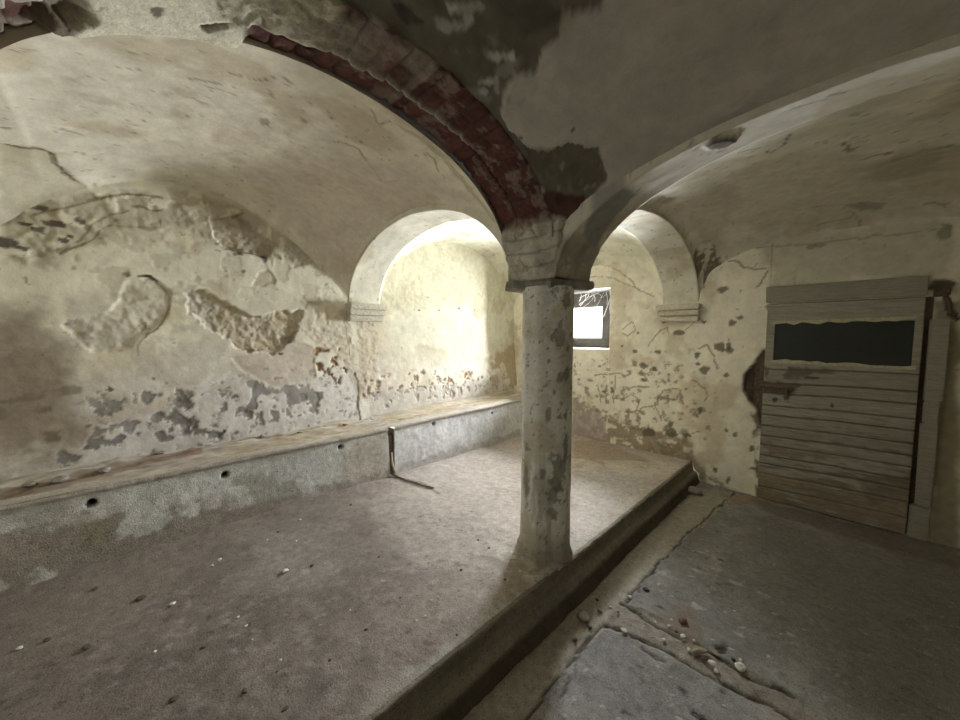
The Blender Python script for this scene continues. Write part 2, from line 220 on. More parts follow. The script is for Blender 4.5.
  ('stroke', [(-1.591, .86), (-1.688, .954), (-1.58, .956)], dict(c=(.24, .2, .13), wd=.006, m=.75)),
  ('stroke', [(-1.634, 1.197), (-1.637, 1.258), (-1.7, 1.35)], dict(c=(.24, .2, .13), wd=.008, m=.75)),
  ('stroke', [(-1.881, .451), (-1.781, .51)], dict(c=(.24, .2, .13), wd=.013, m=.75)),
  ('stroke', [(-1.889, .539), (-1.941, .557)], dict(c=(.24, .2, .13), wd=.008, m=.75)),
  ('stroke', [(-2.877, -.363), (-2.878, -.34)], dict(c=(.24, .2, .13), wd=.014, m=.75)),
  ('blob', [(-2.66, .138)], dict(c=(.2, .165, .11), rx=.012, ry=.012, m=.6)),
  ('blob', [(-2.155, .043)], dict(c=(.2, .165, .11), rx=.01, ry=.01, m=.6)),
  ('blob', [(-2.157, 1.619)], dict(c=(.2, .165, .11), rx=.05, ry=.014, m=.6)),
  ('blob', [(-2.153, 1.409)], dict(c=(.2, .165, .11), rx=.01, ry=.01, m=.6)),
  ('blob', [(-1.729, 1.206)], dict(c=(.2, .165, .11), rx=.012, ry=.012, m=.6)),
  ('blob', [(-1.661, 1.217)], dict(c=(.2, .165, .11), rx=.012, ry=.012, m=.6)),
  ('blob', [(-3.662, .372)], dict(c=(.2, .165, .11), rx=.03, ry=.03, m=.6)),
  ('blob', [(-2.239, .598)], dict(c=(.2, .165, .11), rx=.05, ry=.02, m=.6)),
  ('poly', [(-2.357, -.144), (-2.322, -.072), (-2.396, -.07), (-2.412, -.129)], dict(c=(.45, .41, .32), s=.03, w=.05, f=6, m=.6)),
  ('poly', [(-2.469, -.095), (-2.469, .032), (-2.53, .101), (-2.556, .014), (-2.532, -.083)], dict(c=(.5, .46, .36), s=.05, w=.08, f=5, m=.6)),
  ('poly', [(-2.437, .389), (-2.376, .71), (-2.649, .619), (-2.727, .382)], dict(c=(.57, .49, .38), s=.1, w=.1, f=4, m=.6)),
  ('poly', [(-2.396, .825), (-2.0, 1.275), (-1.659, 1.547), (-2.843, 1.605), (-3.45, 1.513), (-3.382, 1.142), (-3.045, .585)], dict(c=(.54, .48, .4), s=.15, w=.1, f=3, m=.7)),
  ('stroke', [(-1.524, 1.582), (-1.574, 1.468), (-1.542, 1.225), (-1.562, .999)], dict(c=(.42, .37, .26), wd=.05, m=.6)),
 ],
 'VD': [
  ('poly', [(-1.002, .362), (-1.069, .485), (-1.07, .591), (-1.095, .785), (-1.104, 1.031), (-1.106, 1.242), (-1.072, 1.456), (-1.031, 1.565), (-.895, 1.611), (-.801, 1.578), (-.782, 1.465), (-.857, 1.408), (-.955, 1.366), (-1.023, 1.314), (-1.049, 1.223), (-1.026, 1.139), (-.957, 1.067), (-.905, 1.053), (-.823, 1.08), (-.781, 1.052), (-.711, 1.047), (-.666, .985), (-.56, 1.06), (-.5, .956)], dict(c=(.125, .115, .085), s=.006, w=.03, f=8, m=.95, d=.012, r=.012)),
  ('poly', [(-1.095, .785), (-.852, .93), (-.865, 1.049), (-1.006, 1.129), (-1.086, 1.014)], dict(c=(.25, .24, .2), s=.06, w=.06, f=14, m=.8, n=12, nt=.62)),
  ('poly', [(-1.024, 1.428), (-.936, 1.415), (-.792, 1.502), (-.797, 1.572), (-1.021, 1.549)], dict(c=(.33, .315, .27), s=.02, w=.05, f=16, m=.6, n=22, nt=.62)),
  ('poly', [(-.817, .804), (-.675, .931), (-.673, .985), (-.729, 1.024), (-.809, 1.007), (-.832, .907)], dict(c=(.07, .065, .05), s=.05, w=.05, f=9, m=.7, n=8)),
  ('poly', [(-1.078, 1.179), (-1.045, 1.458), (-.952, 1.571), (-.83, 1.58), (-.919, 1.389), (-1.055, 1.283)], dict(c=(.12, .1, .07), s=.03, w=.04, f=9, m=.7, n=9, nt=.45)),
  ('poly', [(-1.003, .631), (-1.001, .664), (-.991, .712), (-.999, .729), (-1.023, .697), (-1.018, .657)], dict(c=(.06, .05, .04), s=.01, w=.03, f=16, m=.8)),
  ('stroke', [(-.959, .766), (-.954, .802), (-.921, .825)], dict(c=(.42, .41, .36), wd=.02, m=.65)),
  ('stroke', [(-.932, .956), (-.896, .978), (-.869, 1.01)], dict(c=(.42, .41, .36), wd=.018, m=.65)),
  ('stroke', [(-.892, .771), (-.846, .832)], dict(c=(.42, .41, .36), wd=.02, m=.65)),
  ('stroke', [(-1.013, 1.023), (-.959, 1.037), (-.989, 1.081)], dict(c=(.42, .41, .36), wd=.014, m=.65)),
  ('stroke', [(-1.122, .848), (-1.135, .953), (-1.138, 1.05)], dict(c=(.42, .41, .36), wd=.012, m=.65)),
  ('blob', [(-.914, .973)], dict(c=(.5, .49, .44), rx=.016, ry=.016, m=.7)),
  ('blob', [(-.869, 1.01)], dict(c=(.5, .49, .44), rx=.016, ry=.016, m=.7)),
  ('blob', [(-1.035, 1.039)], dict(c=(.5, .49, .44), rx=.016, ry=.016, m=.7)),
  ('blob', [(-.999, 1.025)], dict(c=(.5, .49, .44), rx=.016, ry=.016, m=.7)),
  ('blob', [(-.905, .77)], dict(c=(.5, .49, .44), rx=.016, ry=.016, m=.7)),
  ('blob', [(-.892, .833)], dict(c=(.5, .49, .44), rx=.016, ry=.016, m=.7)),
  ('blob', [(-1.029, 1.251)], dict(c=(.1, .08, .06), rx=.008, ry=.008)),
  ('blob', [(-.833, 1.351)], dict(c=(.1, .08, .06), rx=.008, ry=.008)),
  ('poly', [(-1.086, 1.475), (-1.025, 1.521), (-.921, 1.592), (-.945, 1.627), (-1.017, 1.599), (-1.081, 1.537)], dict(c=(.075, .03, .025), s=.01, w=.02, f=14, m=.95)),
 ],
 'VC': [
  ('poly', [(-.074, 3.828), (.012, 3.828), (.127, 3.905), (.106, 3.959), (.006, 3.942)], dict(c=(.09, .075, .05), s=.01, w=.02, f=16, m=.9)),
  ('stroke', [(.317, 3.982), (.363, 3.974), (.411, 4.014)], dict(c=(.14, .115, .075), wd=.03, m=.75)),
  ('stroke', [(-.091, 2.849), (-.053, 2.975), (-.022, 2.959)], dict(c=(.14, .115, .075), wd=.022, m=.75)),
  ('stroke', [(-.003, 3.196), (.049, 3.166), (.107, 3.175)], dict(c=(.14, .115, .075), wd=.02, m=.75)),
  ('stroke', [(-.383, 2.6), (-.343, 2.666), (-.302, 2.6), (-.251, 2.402)], dict(c=(.14, .115, .075), wd=.009, m=.75)),
  ('stroke', [(-.471, 2.407), (-.386, 2.466)], dict(c=(.14, .115, .075), wd=.008, m=.75)),
  ('stroke', [(-.02, 3.945), (.01, 4.068), (.104, 4.508)], dict(c=(.14, .115, .075), wd=.01, m=.75)),
  ('stroke', [(-.213, 4.029), (-.045, 4.008)], dict(c=(.14, .115, .075), wd=.009, m=.75)),
  ('stroke', [(.076, 3.337), (.226, 3.274), (.329, 3.266)], dict(c=(.14, .115, .075), wd=.03, m=.75)),
  ('stroke', [(-.184, 1.798), (-.113, 1.819), (-.056, 1.842)], dict(c=(.14, .115, .075), wd=.012, m=.75)),
  ('stroke', [(-.085, 1.812), (-.048, 1.829)], dict(c=(.14, .115, .075), wd=.02, m=.75)),
  ('poly', [(-.837, 3.13), (-.515, 2.696), (.375, 3.361), (.49, 4.139), (-.59, 3.98)], dict(c=(.5, .465, .36), s=.15, w=.12, f=4, m=.6)),
  ('poly', [(-.01, 3.267), (.3, 3.306), (.372, 3.601), (.086, 3.56)], dict(c=(.36, .32, .23), s=.08, w=.08, f=6, m=.6)),
  ('poly', [(-1.062, 3.724), (-.959, 3.786), (-.885, 4.084), (-1.03, 4.135), (-1.203, 4.55), (-1.148, 4.098)], dict(c=(.15, .125, .085), s=.03, w=.06, f=12, m=.85, n=15, nt=.5)),
  ('poly', [(-.719, 1.747), (-.673, 2.491), (-.63, 3.356), (-.883, 3.981), (-.99, 3.753), (-.985, 3.171)], dict(c=(.4, .365, .28), s=.1, w=.08, f=5, m=.5)),
 ],
 'AX': [
  ('poly', [(-.968, 1.67), (-.835, 1.556), (-.738, 1.605), (-.726, 1.767), (-.837, 1.825), (-.981, 1.881), (-1.05, 1.881)], dict(c=(.25, .25, .245), s=.03, w=.03, f=8, m=.8)),  # shade on the soffit beside the pillar, painted blue-grey
  ('poly', [(-.441, 1.657), (-.403, 1.624), (-.352, 1.699), (-.362, 1.753), (-.403, 1.773), (-.428, 1.728)], dict(c=(.12, .105, .075), s=.006, w=.015, f=16, m=.95, d=.015)),
  ('stroke', [(-.172, 1.676), (-.131, 1.704), (-.099, 1.714)], dict(c=(.2, .17, .11), wd=.008, m=.75)),
  ('stroke', [(-.082, 1.69), (-.05, 1.71)], dict(c=(.2, .17, .11), wd=.018, m=.75)),
 ],
 'AY': [
  ('poly', [(-1.285, -.198), (-1.277, -.145), (-1.295, -.069), (-1.4, -.095), (-1.484, -.129), (-1.471, -.175), (-1.436, -.228)], dict(c=(.1, .045, .033), s=.01, w=.035, f=9, m=.95, n=9, nt=.4, d=-.008)),
  ('poly', [(-1.351, -.079), (-1.368, -.051), (-1.433, -.038), (-1.494, -.052), (-1.483, -.073), (-1.419, -.082)], dict(c=(.13, .095, .065), s=.008, w=.03, f=10, m=.95, d=-.008)),
  ('poly', [(-1.295, .097), (-1.289, .117), (-1.327, .111), (-1.32, .102)], dict(c=(.1, .08, .055), s=.005, w=.01, m=.9)),
  ('poly', [(-1.203, .217), (-1.043, .451), (-1.151, .481), (-1.269, .449), (-1.314, .361), (-1.304, .28), (-1.271, .227)], dict(c=(.4, .37, .28), s=.02, w=.04, f=9, m=.8, r=.03)),
  ('stroke', [(-1.354, .204), (-1.317, .258), (-1.327, .324), (-1.327, .373), (-1.339, .426), (-1.341, .505)], dict(c=(.05, .04, .03), wd=.022, m=.9, d=-.02)),
  ('poly', [(-1.177, .418), (-1.122, .514), (-1.154, .594), (-1.249, .586), (-1.261, .508), (-1.257, .445)], dict(c=(.27, .235, .19), s=.03, w=.05, f=9, m=.75, r=.02)),
 ],
 'TF': [
  ('poly', [(-.645, .554), (-.477, .536), (-.286, .488), (-.018, .489), (.305, .43), (.706, .313), (.907, .192), (.631, .027), (.285, -.033), (-.512, -.071), (-.679, -.012)], dict(c=(.3, .26, .22), s=.08, w=.1, f=5, m=.85, n=5)),
  ('poly', [(-.244, .611), (-.011, .625), (.313, .594), (.65, .536), (.706, .335), (.304, .397), (-.062, .433), (-.284, .515)], dict(c=(.68, .69, .665), s=.08, w=.09, f=9, m=.85, n=11, nt=.44)),
  ('poly', [(-.455, .656), (-.278, .623), (-.23, .523), (-.386, .5), (-.461, .555)], dict(c=(.36, .35, .32), s=.05, w=.06, f=7, m=.6)),
  ('poly', [(-.197, .455), (-.102, .448), (-.098, .358), (-.183, .363)], dict(c=(.27, .26, .17), s=.04, w=.05, f=9, m=.7)),
  ('poly', [(.499, .507), (.65, .536), (.843, .408), (.908, .231), (.58, .304)], dict(c=(.34, .335, .28), s=.05, w=.07, f=8, m=.7, n=9)),
  ('poly', [(1.316, .615), (1.673, .614), (1.665, .189), (1.262, .201), (1.224, .382)], dict(c=(.45, .4, .33), s=.08, w=.08, f=5, m=.7)),
  ('poly', [(.406, .294), (.911, .31), (1.666, .263), (1.664, .152), (.906, .153), (.402, .192)], dict(c=(.36, .31, .27), s=.05, w=.06, f=8, m=.75, n=6)),
  ('poly', [(1.74, .291), (3.558, .278), (3.562, .017), (1.737, .149)], dict(c=(.46, .44, .42), s=.04, w=.05, f=8, m=.7)),
  ('poly', [(1.069, .586), (1.188, .575), (1.14, .322), (1.024, .355)], dict(c=(.66, .65, .62), s=.02, w=.05, f=14, m=.6, n=14)),
 ],
 'TT': [
  ('poly', [(-3.175, -.512), (-3.197, -.301), (-3.386, -.004), (-3.447, .383), (-3.21, .354), (-3.178, -.006), (-3.026, -.287), (-2.981, -.484)], dict(c=(.27, .21, .16), s=.03, w=.05, f=9, m=.85)),
  ('poly', [(-3.523, .456), (-3.391, 1.549), (-3.111, 1.718), (-3.033, 1.383), (-3.031, .415)], dict(c=(.44, .37, .27), s=.05, w=.06, f=10, m=.8, n=7)),
  ('poly', [(-3.718, .258), (-3.648, .408), (-3.2, .365), (-3.217, .255)], dict(c=(.27, .19, .155), s=.01, w=.02, f=12, m=.9)),
  ('poly', [(-3.384, 1.87), (-3.648, 4.01), (-3.317, 4.077), (-2.997, 3.295), (-2.975, 1.745)], dict(c=(.43, .36, .25), s=.04, w=.05, f=10, m=.7, n=8)),
  ('stroke', [(-3.134, -.506), (-3.153, -.297), (-3.253, -.005), (-3.295, .365)], dict(c=(.15, .115, .085), wd=.03, m=.75, d=-.012)),
  ('stroke', [(-3.443, -.551), (-3.447, -.279), (-3.471, -.003)], dict(c=(.15, .115, .085), wd=.025, m=.75, d=-.012)),
  ('stroke', [(-3.384, .376), (-3.373, .77), (-3.304, 1.412)], dict(c=(.15, .115, .085), wd=.02, m=.75, d=-.012)),
  ('stroke', [(-3.063, .568), (-3.021, .966), (-3.007, 1.66)], dict(c=(.15, .115, .085), wd=.012, m=.75, d=-.012)),
  ('stroke', [(-3.121, 1.945), (-3.193, 2.655), (-3.254, 3.89)], dict(c=(.15, .115, .085), wd=.02, m=.75, d=-.012)),
  ('blob', [(-2.974, .533)], dict(c=(.05, .04, .03), rx=.03, ry=.03)),
  ('poly', [(-3.443, -.551), (-3.56, -.002), (-3.384, 1.87), (-3.185, 1.759), (-3.384, .376), (-3.217, -.518)], dict(c=(.56, .53, .48), s=.03, w=.05, f=12, m=.7, n=10, nt=.5)),
 ],
 'PL': [
  ('poly', [(-2.79, 1.728), (-2.928, 2.722), (-2.651, 3.266), (-1.398, 1.73), (-1.308, 1.287), (-1.673, 1.16), (-2.374, 1.297)], dict(c=(.46, .425, .395), s=.3, w=.14, f=5, m=.5)),  # soft glow of window light painted paler on the platform
  ('poly', [(-1.795, 3.016), (-1.21, 3.61), (-1.162, 2.322), (-1.133, 1.921)], dict(c=(.47, .445, .42), s=.12, w=.1, f=6, m=.7)),
  ('poly', [(-2.817, .286), (-2.823, .885), (-2.813, 1.64), (-2.634, 1.582), (-2.634, 1.033), (-2.619, .41)], dict(c=(.22, .18, .155), s=.08, w=.08, f=8, m=.5, n=9, nt=.42)),
  ('poly', [(-2.731, .541), (-2.489, .974), (-1.915, .913), (-1.823, .556), (-2.2, .38)], dict(c=(.32, .305, .28), s=.3, w=.12, f=5, m=.4)),
  ('poly', [(-2.511, -.142), (-2.158, .666), (-1.673, 1.16), (-1.18, 1.033), (-1.107, .59), (-1.473, .122), (-1.906, -.223)], dict(c=(.38, .35, .32), s=.1, w=.1, f=9, m=.3, n=26, nt=.62)),
  ('poly', [(-3.128, -.32), (-2.882, .574), (-1.971, 1.938), (-1.349, 1.489), (-1.158, .9), (-1.141, .459), (-1.804, -.215)], dict(c=(.15, .125, .105), s=.1, w=.1, f=9, m=.45, n=34, nt=.67)),
  ('poly', [(-3.371, -.567), (-3.207, -.028), (-3.087, .684), (-2.962, .931), (-2.734, .724), (-2.562, .255), (-2.174, -.132), (-2.179, -.393)], dict(c=(.225, .19, .16), s=.2, w=.15, f=3, m=.75)),
  ('poly', [(-3.371, -.567), (-3.182, -.162), (-3.168, .446), (-3.049, .61), (-2.966, .058), (-3.029, -.517)], dict(c=(.18, .145, .12), s=.05, w=.07, f=6, m=.75)),
  ('poly', [(-2.322, 3.888), (-2.089, 4.124), (-1.259, 3.75), (-1.345, 3.474), (-1.719, 3.404), (-1.975, 3.314)], dict(c=(.34, .27, .19), s=.1, w=.1, f=6, m=.8)),
  ('poly', [(-1.747, 3.459), (-1.29, 3.84), (-1.093, 3.804), (-1.203, 3.341), (-1.424, 3.216)], dict(c=(.55, .51, .42), s=.03, w=.06, f=8, m=.6)),
  ('poly', [(-1.046, .556), (-1.068, 1.051), (-1.062, 1.781), (-1.062, 3.912), (-1.101, 3.951), (-1.133, 1.776), (-1.13, .988), (-1.129, .471)], dict(c=(.4, .39, .35), s=.04, w=.04, f=6, m=.6)),
  ('poly', [(-1.317, 1.522), (-1.398, 1.73), (-1.187, 1.653), (-1.046, 1.797), (-1.04, 1.452), (-1.102, 1.29), (-1.208, 1.334)], dict(c=(.25, .215, .14), s=.06, w=.07, f=9, m=.75, n=8, r=.012)),
  ('stroke', [(-2.821, 1.696), (-2.688, 1.767), (-2.523, 1.811), (-2.287, 1.77)], dict(c=(.17, .14, .11), wd=.04, m=.6)),
  ('poly', [(-1.464, 1.662), (-1.513, 1.871), (-1.317, 1.631), (-1.289, 1.423), (-1.299, 1.353)], dict(c=(.55, .54, .5), s=.04, w=.06, f=16, m=.7, n=20, nt=.55)),
 ],
 'FL': [
  ('poly', [(-.971, 3.927), (-.681, 4.032), (-.81, 2.477), (-.821, 1.925), (-.811, 1.704), (-.818, 1.298), (-.825, 1.03), (-.989, .863)], dict(c=(.33, .295, .235), s=.02, w=.02, f=6, m=.85)),
  ('poly', [(-.821, 1.925), (-.629, 1.956), (-.427, 1.898), (-.271, 1.908), (-.067, 1.911), (.051, 1.821), (-.057, 1.76), (-.245, 1.76), (-.429, 1.748), (-.647, 1.739), (-.812, 1.694)], dict(c=(.26, .23, .185), s=.015, w=.02, f=8, m=.85, d=-.006, r=.008)),
  ('poly', [(-.636, 1.977), (-.544, 2.163), (-.467, 2.054), (-.394, 1.932), (-.461, 1.864), (-.56, 1.896)], dict(c=(.21, .165, .13), s=.05, w=.04, f=10, m=.85)),
  ('stroke', [(-.691, 4.084), (-.754, 3.321), (-.783, 2.839), (-.802, 2.454), (-.809, 2.223), (-.823, 2.036), (-.821, 1.925)], dict(c=(.035, .03, .022), wd=.008, m=.92, d=-.008)),
  ('stroke', [(-.821, 1.925), (-.72, 1.922), (-.629, 1.899), (-.513, 1.892)], dict(c=(.035, .03, .022), wd=.01, m=.92, d=-.008)),
  ('stroke', [(-.444, 1.913), (-.368, 1.911), (-.277, 1.902), (-.198, 1.901), (-.092, 1.909)], dict(c=(.035, .03, .022), wd=.012, m=.92, d=-.008)),
  ('stroke', [(-.818, 1.706), (-.741, 1.748), (-.604, 1.751), (-.435, 1.77), (-.376, 1.774), (-.266, 1.781), (-.151, 1.802), (-.059, 1.788)], dict(c=(.035, .03, .022), wd=.013, m=.92, d=-.008)),
  ('stroke', [(-.818, 1.706), (-.833, 1.61), (-.829, 1.514), (-.823, 1.404), (-.819, 1.269), (-.813, 1.016)], dict(c=(.035, .03, .022), wd=.008, m=.92, d=-.008)),
  ('stroke', [(-.633, 1.705), (-.58, 1.711), (-.525, 1.707)], dict(c=(.035, .03, .022), wd=.007, m=.92, d=-.008)),
  ('stroke', [(-.357, 1.554), (-.322, 1.552), (-.287, 1.546)], dict(c=(.035, .03, .022), wd=.02, m=.92, d=-.008)),
  ('stroke', [(-.381, 1.969), (-.36, 2.006), (-.357, 1.953)], dict(c=(.035, .03, .022), wd=.02, m=.92, d=-.008)),
  ('stroke', [(-.759, 1.208), (-.834, 1.591)], dict(c=(.035, .03, .022), wd=.005, m=.7)),
  ('stroke', [(-.811, 2.195), (-.79, 2.069)], dict(c=(.035, .03, .022), wd=.008, m=.7)),
  ('blob', [(-.604, 2.526)], dict(c=(.42, .41, .38), rx=.035, ry=.02, m=.6)),
  ('blob', [(-.406, 2.568)], dict(c=(.42, .41, .38), rx=.03, ry=.014, m=.6)),
  ('blob', [(-.749, 2.351)], dict(c=(.42, .41, .38), rx=.025, ry=.02, m=.6)),
  ('blob', [(-.511, 2.187)], dict(c=(.42, .41, .38), rx=.03, ry=.02, m=.6)),
  ('blob', [(-.618, 2.766)], dict(c=(.42, .41, .38), rx=.05, ry=.01, m=.6)),
  ('blob', [(-.267, 2.566)], dict(c=(.42, .41, .38), rx=.03, ry=.012, m=.6)),
  ('blob', [(-.309, 2.126)], dict(c=(.42, .41, .38), rx=.025, ry=.015, m=.6)),
  ('blob', [(-.134, 2.312)], dict(c=(.42, .41, .38), rx=.02, ry=.012, m=.6)),
  ('blob', [(-.764, 2.119)], dict(c=(.05, .045, .04), rx=.018, ry=.01, m=.8)),
  ('blob', [(-.302, 1.726)], dict(c=(.05, .045, .04), rx=.018, ry=.01, m=.8)),
  ('blob', [(-.548, 1.354)], dict(c=(.05, .045, .04), rx=.018, ry=.01, m=.8)),
  ('blob', [(-.418, 1.614)], dict(c=(.05, .045, .04), rx=.018, ry=.01, m=.8)),
  ('blob', [(-.657, 2.037)], dict(c=(.05, .045, .04), rx=.018, ry=.01, m=.8)),
  ('blob', [(-.53, 2.761)], dict(c=(.05, .045, .04), rx=.018, ry=.01, m=.8)),
  ('blob', [(-.59, 1.597)], dict(c=(.05, .045, .04), rx=.018, ry=.01, m=.8)),
  ('poly', [(-.78, 3.931), (-.374, 4.226), (-.291, 4.088), (-.606, 3.822)], dict(c=(.27, .19, .13), s=.03, w=.04, f=9, m=.8)),
  ('poly', [(-.434, 3.602), (.59, 3.9), (.377, 2.252), (.104, 1.974), (-.108, 2.466)], dict(c=(.165, .152, .13), s=.3, w=.15, f=3, m=.7)),  # window light falling off to the right, painted as darker floor
  ('poly', [(-.514, 4.026), (.459, 4.084), (.614, 4.084), (.568, 3.731), (.318, 3.751), (-.481, 3.793)], dict(c=(.13, .105, .075), s=.05, w=.05, f=7, m=.7)),
 ],
 'DO': [
  ('poly', [(-.568, 1.212), (-.283, 1.23), (-.098, 1.192), (-.247, 1.131), (-.512, 1.09)], dict(c=(.12, .09, .065), s=.04, w=.05, f=9, m=.85, n=7, nt=.35)),
  ('poly', [(-.548, 1.086), (-.288, 1.058), (-.336, .984), (-.515, .981)], dict(c=(.1, .07, .05), s=.04, w=.05, f=9, m=.85, n=7, nt=.35)),
  ('poly', [(-.546, .536), (-.314, .496), (-.064, .513), (-.245, .425), (-.541, .425)], dict(c=(.2, .155, .105), s=.04, w=.05, f=9, m=.7, n=7, nt=.35)),
  ('poly', [(-.533, .259), (.446, .229), (.471, .014), (-.521, -.02)], dict(c=(.23, .185, .12), s=.04, w=.05, f=9, m=.7, n=7, nt=.35)),
  ('poly', [(.114, .355), (.429, .522), (.43, .261), (.175, .213)], dict(c=(.17, .13, .09), s=.04, w=.05, f=9, m=.7, n=7, nt=.35)),
  ('blob', [(-.355, .947)], dict(c=(.06, .045, .03), rx=.018, ry=.03, m=.85)),
  ('blob', [(-.073, .925)], dict(c=(.06, .045, .03), rx=.012, ry=.018, m=.85)),
  ('blob', [(-.185, 1.136)], dict(c=(.06, .045, .03), rx=.06, ry=.014, m=.85)),
  ('blob', [(-.435, .919)], dict(c=(.06, .045, .03), rx=.02, ry=.02, m=.85)),
 ],
}
BITS = [
 (-2.103, .571, .2, .03, 'w', None),
 (-2.839, .449, .2, .022, 'w', None),
 (-2.447, .295, .2, .018, 'w', None),
 (-2.225, .110, .2, .022, 'w', None),
 (-2.520, .589, .2, .014, 'w', None),
 (-1.824, .329, .2, .014, 'w', None),
 (-1.931, .031, .2, .014, 'w', None),
 (-1.316, .886, .2, .012, 'w', None),
 (-1.311, .933, .2, .01, 'w', None),
 (-2.894, -.423, .2, .018, 'w', None),
 (-2.382, -.002, .2, .035, 'd', None),
 (-2.157, -.172, .2, .025, 'd', None),
 (-1.622, .067, .2, .022, 'd', None),
 (-1.478, .254, .2, .02, 'd', None),
 (-1.307, .337, .2, .02, 'd', None),
 (-2.053, .696, .2, .018, 'd', None),
 (-1.440, 1.269, .2, .014, 'd', None),
 (-1.402, 1.574, .2, .014, 'd', None),
 (-2.601, 1.179, .2, .02, 'd', None),
 (-1.491, .913, .2, .012, 'd', None),
 (-1.127, .969, .2, .01, 'd', None),
 (-1.428, .701, .2, .016, 'd', None),
 (-.726, 1.737, 0, .026, 'w', None),
 (-.505, 1.910, 0, .022, 'w', None),
 (-.360, 1.839, 0, .03, 'w', None),
 (-.271, 1.908, 0, .038, 'w', None),
 (-.275, 1.954, 0, .018, 'w', None),
 (-.343, 1.814, 0, .018, 'w', None),
 (-.577, 1.933, 0, .014, 'w', None),
 (-.484, 2.404, 0, .034, 'g', 'flat grey flake lying alone on the upper floor slab'),
 (-.365, 2.293, 0, .012, 'w', None),
 (-.806, 1.995, 0, .018, 'w', None),
 (-.424, 1.870, 0, .036, 't', 'tan pointed wood splinter in the litter on the floor strip, the larger one'),
 (-.370, 1.918, 0, .022, 't', 'short tan wood splinter right of the larger splinter on the floor strip'),
 (-.535, 2.013, 0, .04, 'r', 'dull red brick shard at the edge of the floor strip'),
 (-.764, 2.119, 0, .028, 'd', None),
 (-2.636, .824, .2, .018, 'w', None),
 (-2.481, .337, .2, .02, 'w', None),
 (-1.910, .315, .2, .012, 'w', None),
 (-3.000, 1.181, .2, .012, 'w', None),
 (-2.574, .667, .2, .016, 'd', None),
 (-2.380, .716, .2, .012, 'w', None),
 (-1.720, .329, .2, .01, 'w', None),
 (-1.529, .388, .2, .01, 'w', None),
 (-1.483, .361, .2, .012, 'd', None),
 (-1.817, .174, .2, .016, 'd', None),
 (-2.640, -.164, .2, .022, 'd', None),
 (-2.329, -.290, .2, .022, 'd', None),
 (-2.349, -.367, .2, .02, 'w', None),
 (-1.398, 1.652, .2, .014, 'w', None),
 (-1.387, 1.504, .2, .012, 'w', None),
 (-1.475, 1.528, .2, .012, 'd', None),
 (-1.584, 1.540, .2, .012, 'd', None),
 (-1.201, 1.488, .2, .018, 'w', None),
 (-1.130, 1.502, .2, .014, 'w', None),
 (-1.215, 1.381, .2, .014, 'd', None),
 (-3.213, 1.574, .2, .012, 'd', None),
 (-1.948, 1.523, .2, .01, 'd', None),
 (-1.864, 1.005, .2, .012, 'd', None),
 (-1.391, .527, .2, .014, 'd', None),
 (-1.167, .755, .2, .01, 'w', None),
 (-1.589, .702, .2, .01, 'w', None),
 (-.915, 1.665, 0, .06, 'g', 'grey mortar lump near the foot of the kerb by the pillar, the bigger of two'),
 (-.924, 1.426, 0, .03, 'g', 'small grey mortar lump below the bigger lump beside the kerb'),
 (-.965, 2.013, 0, .016, 'w', None),
 (-.871, 1.512, 0, .02, 'd', None),
 (-.461, 1.848, 0, .015, 'w', None),
 (-.714, 1.908, 0, .015, 'd', None),
 (-.281, 1.660, 0, .012, 'w', None),
 (-.637, 1.909, 0, .012, 'w', None),
 (-.564, 1.824, 0, .016, 'w', None),
 (-.459, 1.922, 0, .014, 'w', None),
 (-.539, 1.918, 0, .016, 'd', None),
 (-.580, 1.986, 0, .012, 'w', None),
 (-.392, 1.842, 0, .02, 'd', None),
 (-.302, 1.934, 0, .018, 'd', None),
 (-.872, 1.768, 0, .02, 'd', None),
 (-.856, 1.631, 0, .02, 'd', None),
 (-.850, 1.841, 0, .014, 'w', None),
 (-.926, 1.839, 0, .02, 'd', None),
 (-.803, 1.837, 0, .012, 'd', None),
 (-.991, 3.779, 0, .15, 'g', 'dark stone chunk lying at the far end of the kerb against the end wall'),
 (-3.500, .258, .645, .1, 'r', 'dark red broken brick on top of the trough at the left wall, the larger one'),
 (-3.466, .033, .645, .07, 'r', 'dark red brick stub on the trough left of the larger broken brick'),
 (-3.410, .151, .645, .05, 'g', None),
 (-3.452, .415, .645, .045, 'g', None),
 (-3.153, -.297, .645, .06, 'g', None),
 (-3.185, -.411, .645, .05, 'g', None),
 (-3.271, 1.048, .645, .04, 'g', None),
 (-3.271, 1.445, .645, .035, 'g', None),
 (-3.361, .782, .645, .04, 'g', None),
 (-3.192, -.117, .645, .05, 'g', None),
 (-3.278, 1.723, .645, .03, 'g', None),
 (-3.309, 2.456, .645, .03, 'g', None),
 (-3.319, 3.264, .645, .035, 'g', None),
]

# ------------------------------------------------------------------ noise
def _hash(ix, iy, iz, seed):
    h = (ix.astype(np.uint32) * np.uint32(374761393) + iy.astype(np.uint32) * np.uint32(668265263)
         + iz.astype(np.uint32) * np.uint32(2246822519) + np.uint32(seed * 3266489917 & 0xffffffff))
    h = (h ^ (h >> np.uint32(13))) * np.uint32(1274126177)
    h = h ^ (h >> np.uint32(16))
    return (h & np.uint32(0xffff)).astype(np.float32) / 65535.0
def vnoise(p, seed=0):
    p = np.asarray(p, np.float32)
    i = np.floor(p).astype(np.int64)
    f = p - i
    f = f * f * f * (f * (f * 6 - 15) + 10)
    out = 0
    for dx in (0, 1):
        wx = f[..., 0] if dx else 1 - f[..., 0]
        for dy in (0, 1):
            wy = f[..., 1] if dy else 1 - f[..., 1]
            for dz in (0, 1):
                wz = f[..., 2] if dz else 1 - f[..., 2]
                out = out + wx * wy * wz * _hash(i[..., 0] + dx, i[..., 1] + dy, i[..., 2] + dz, seed)
    return out
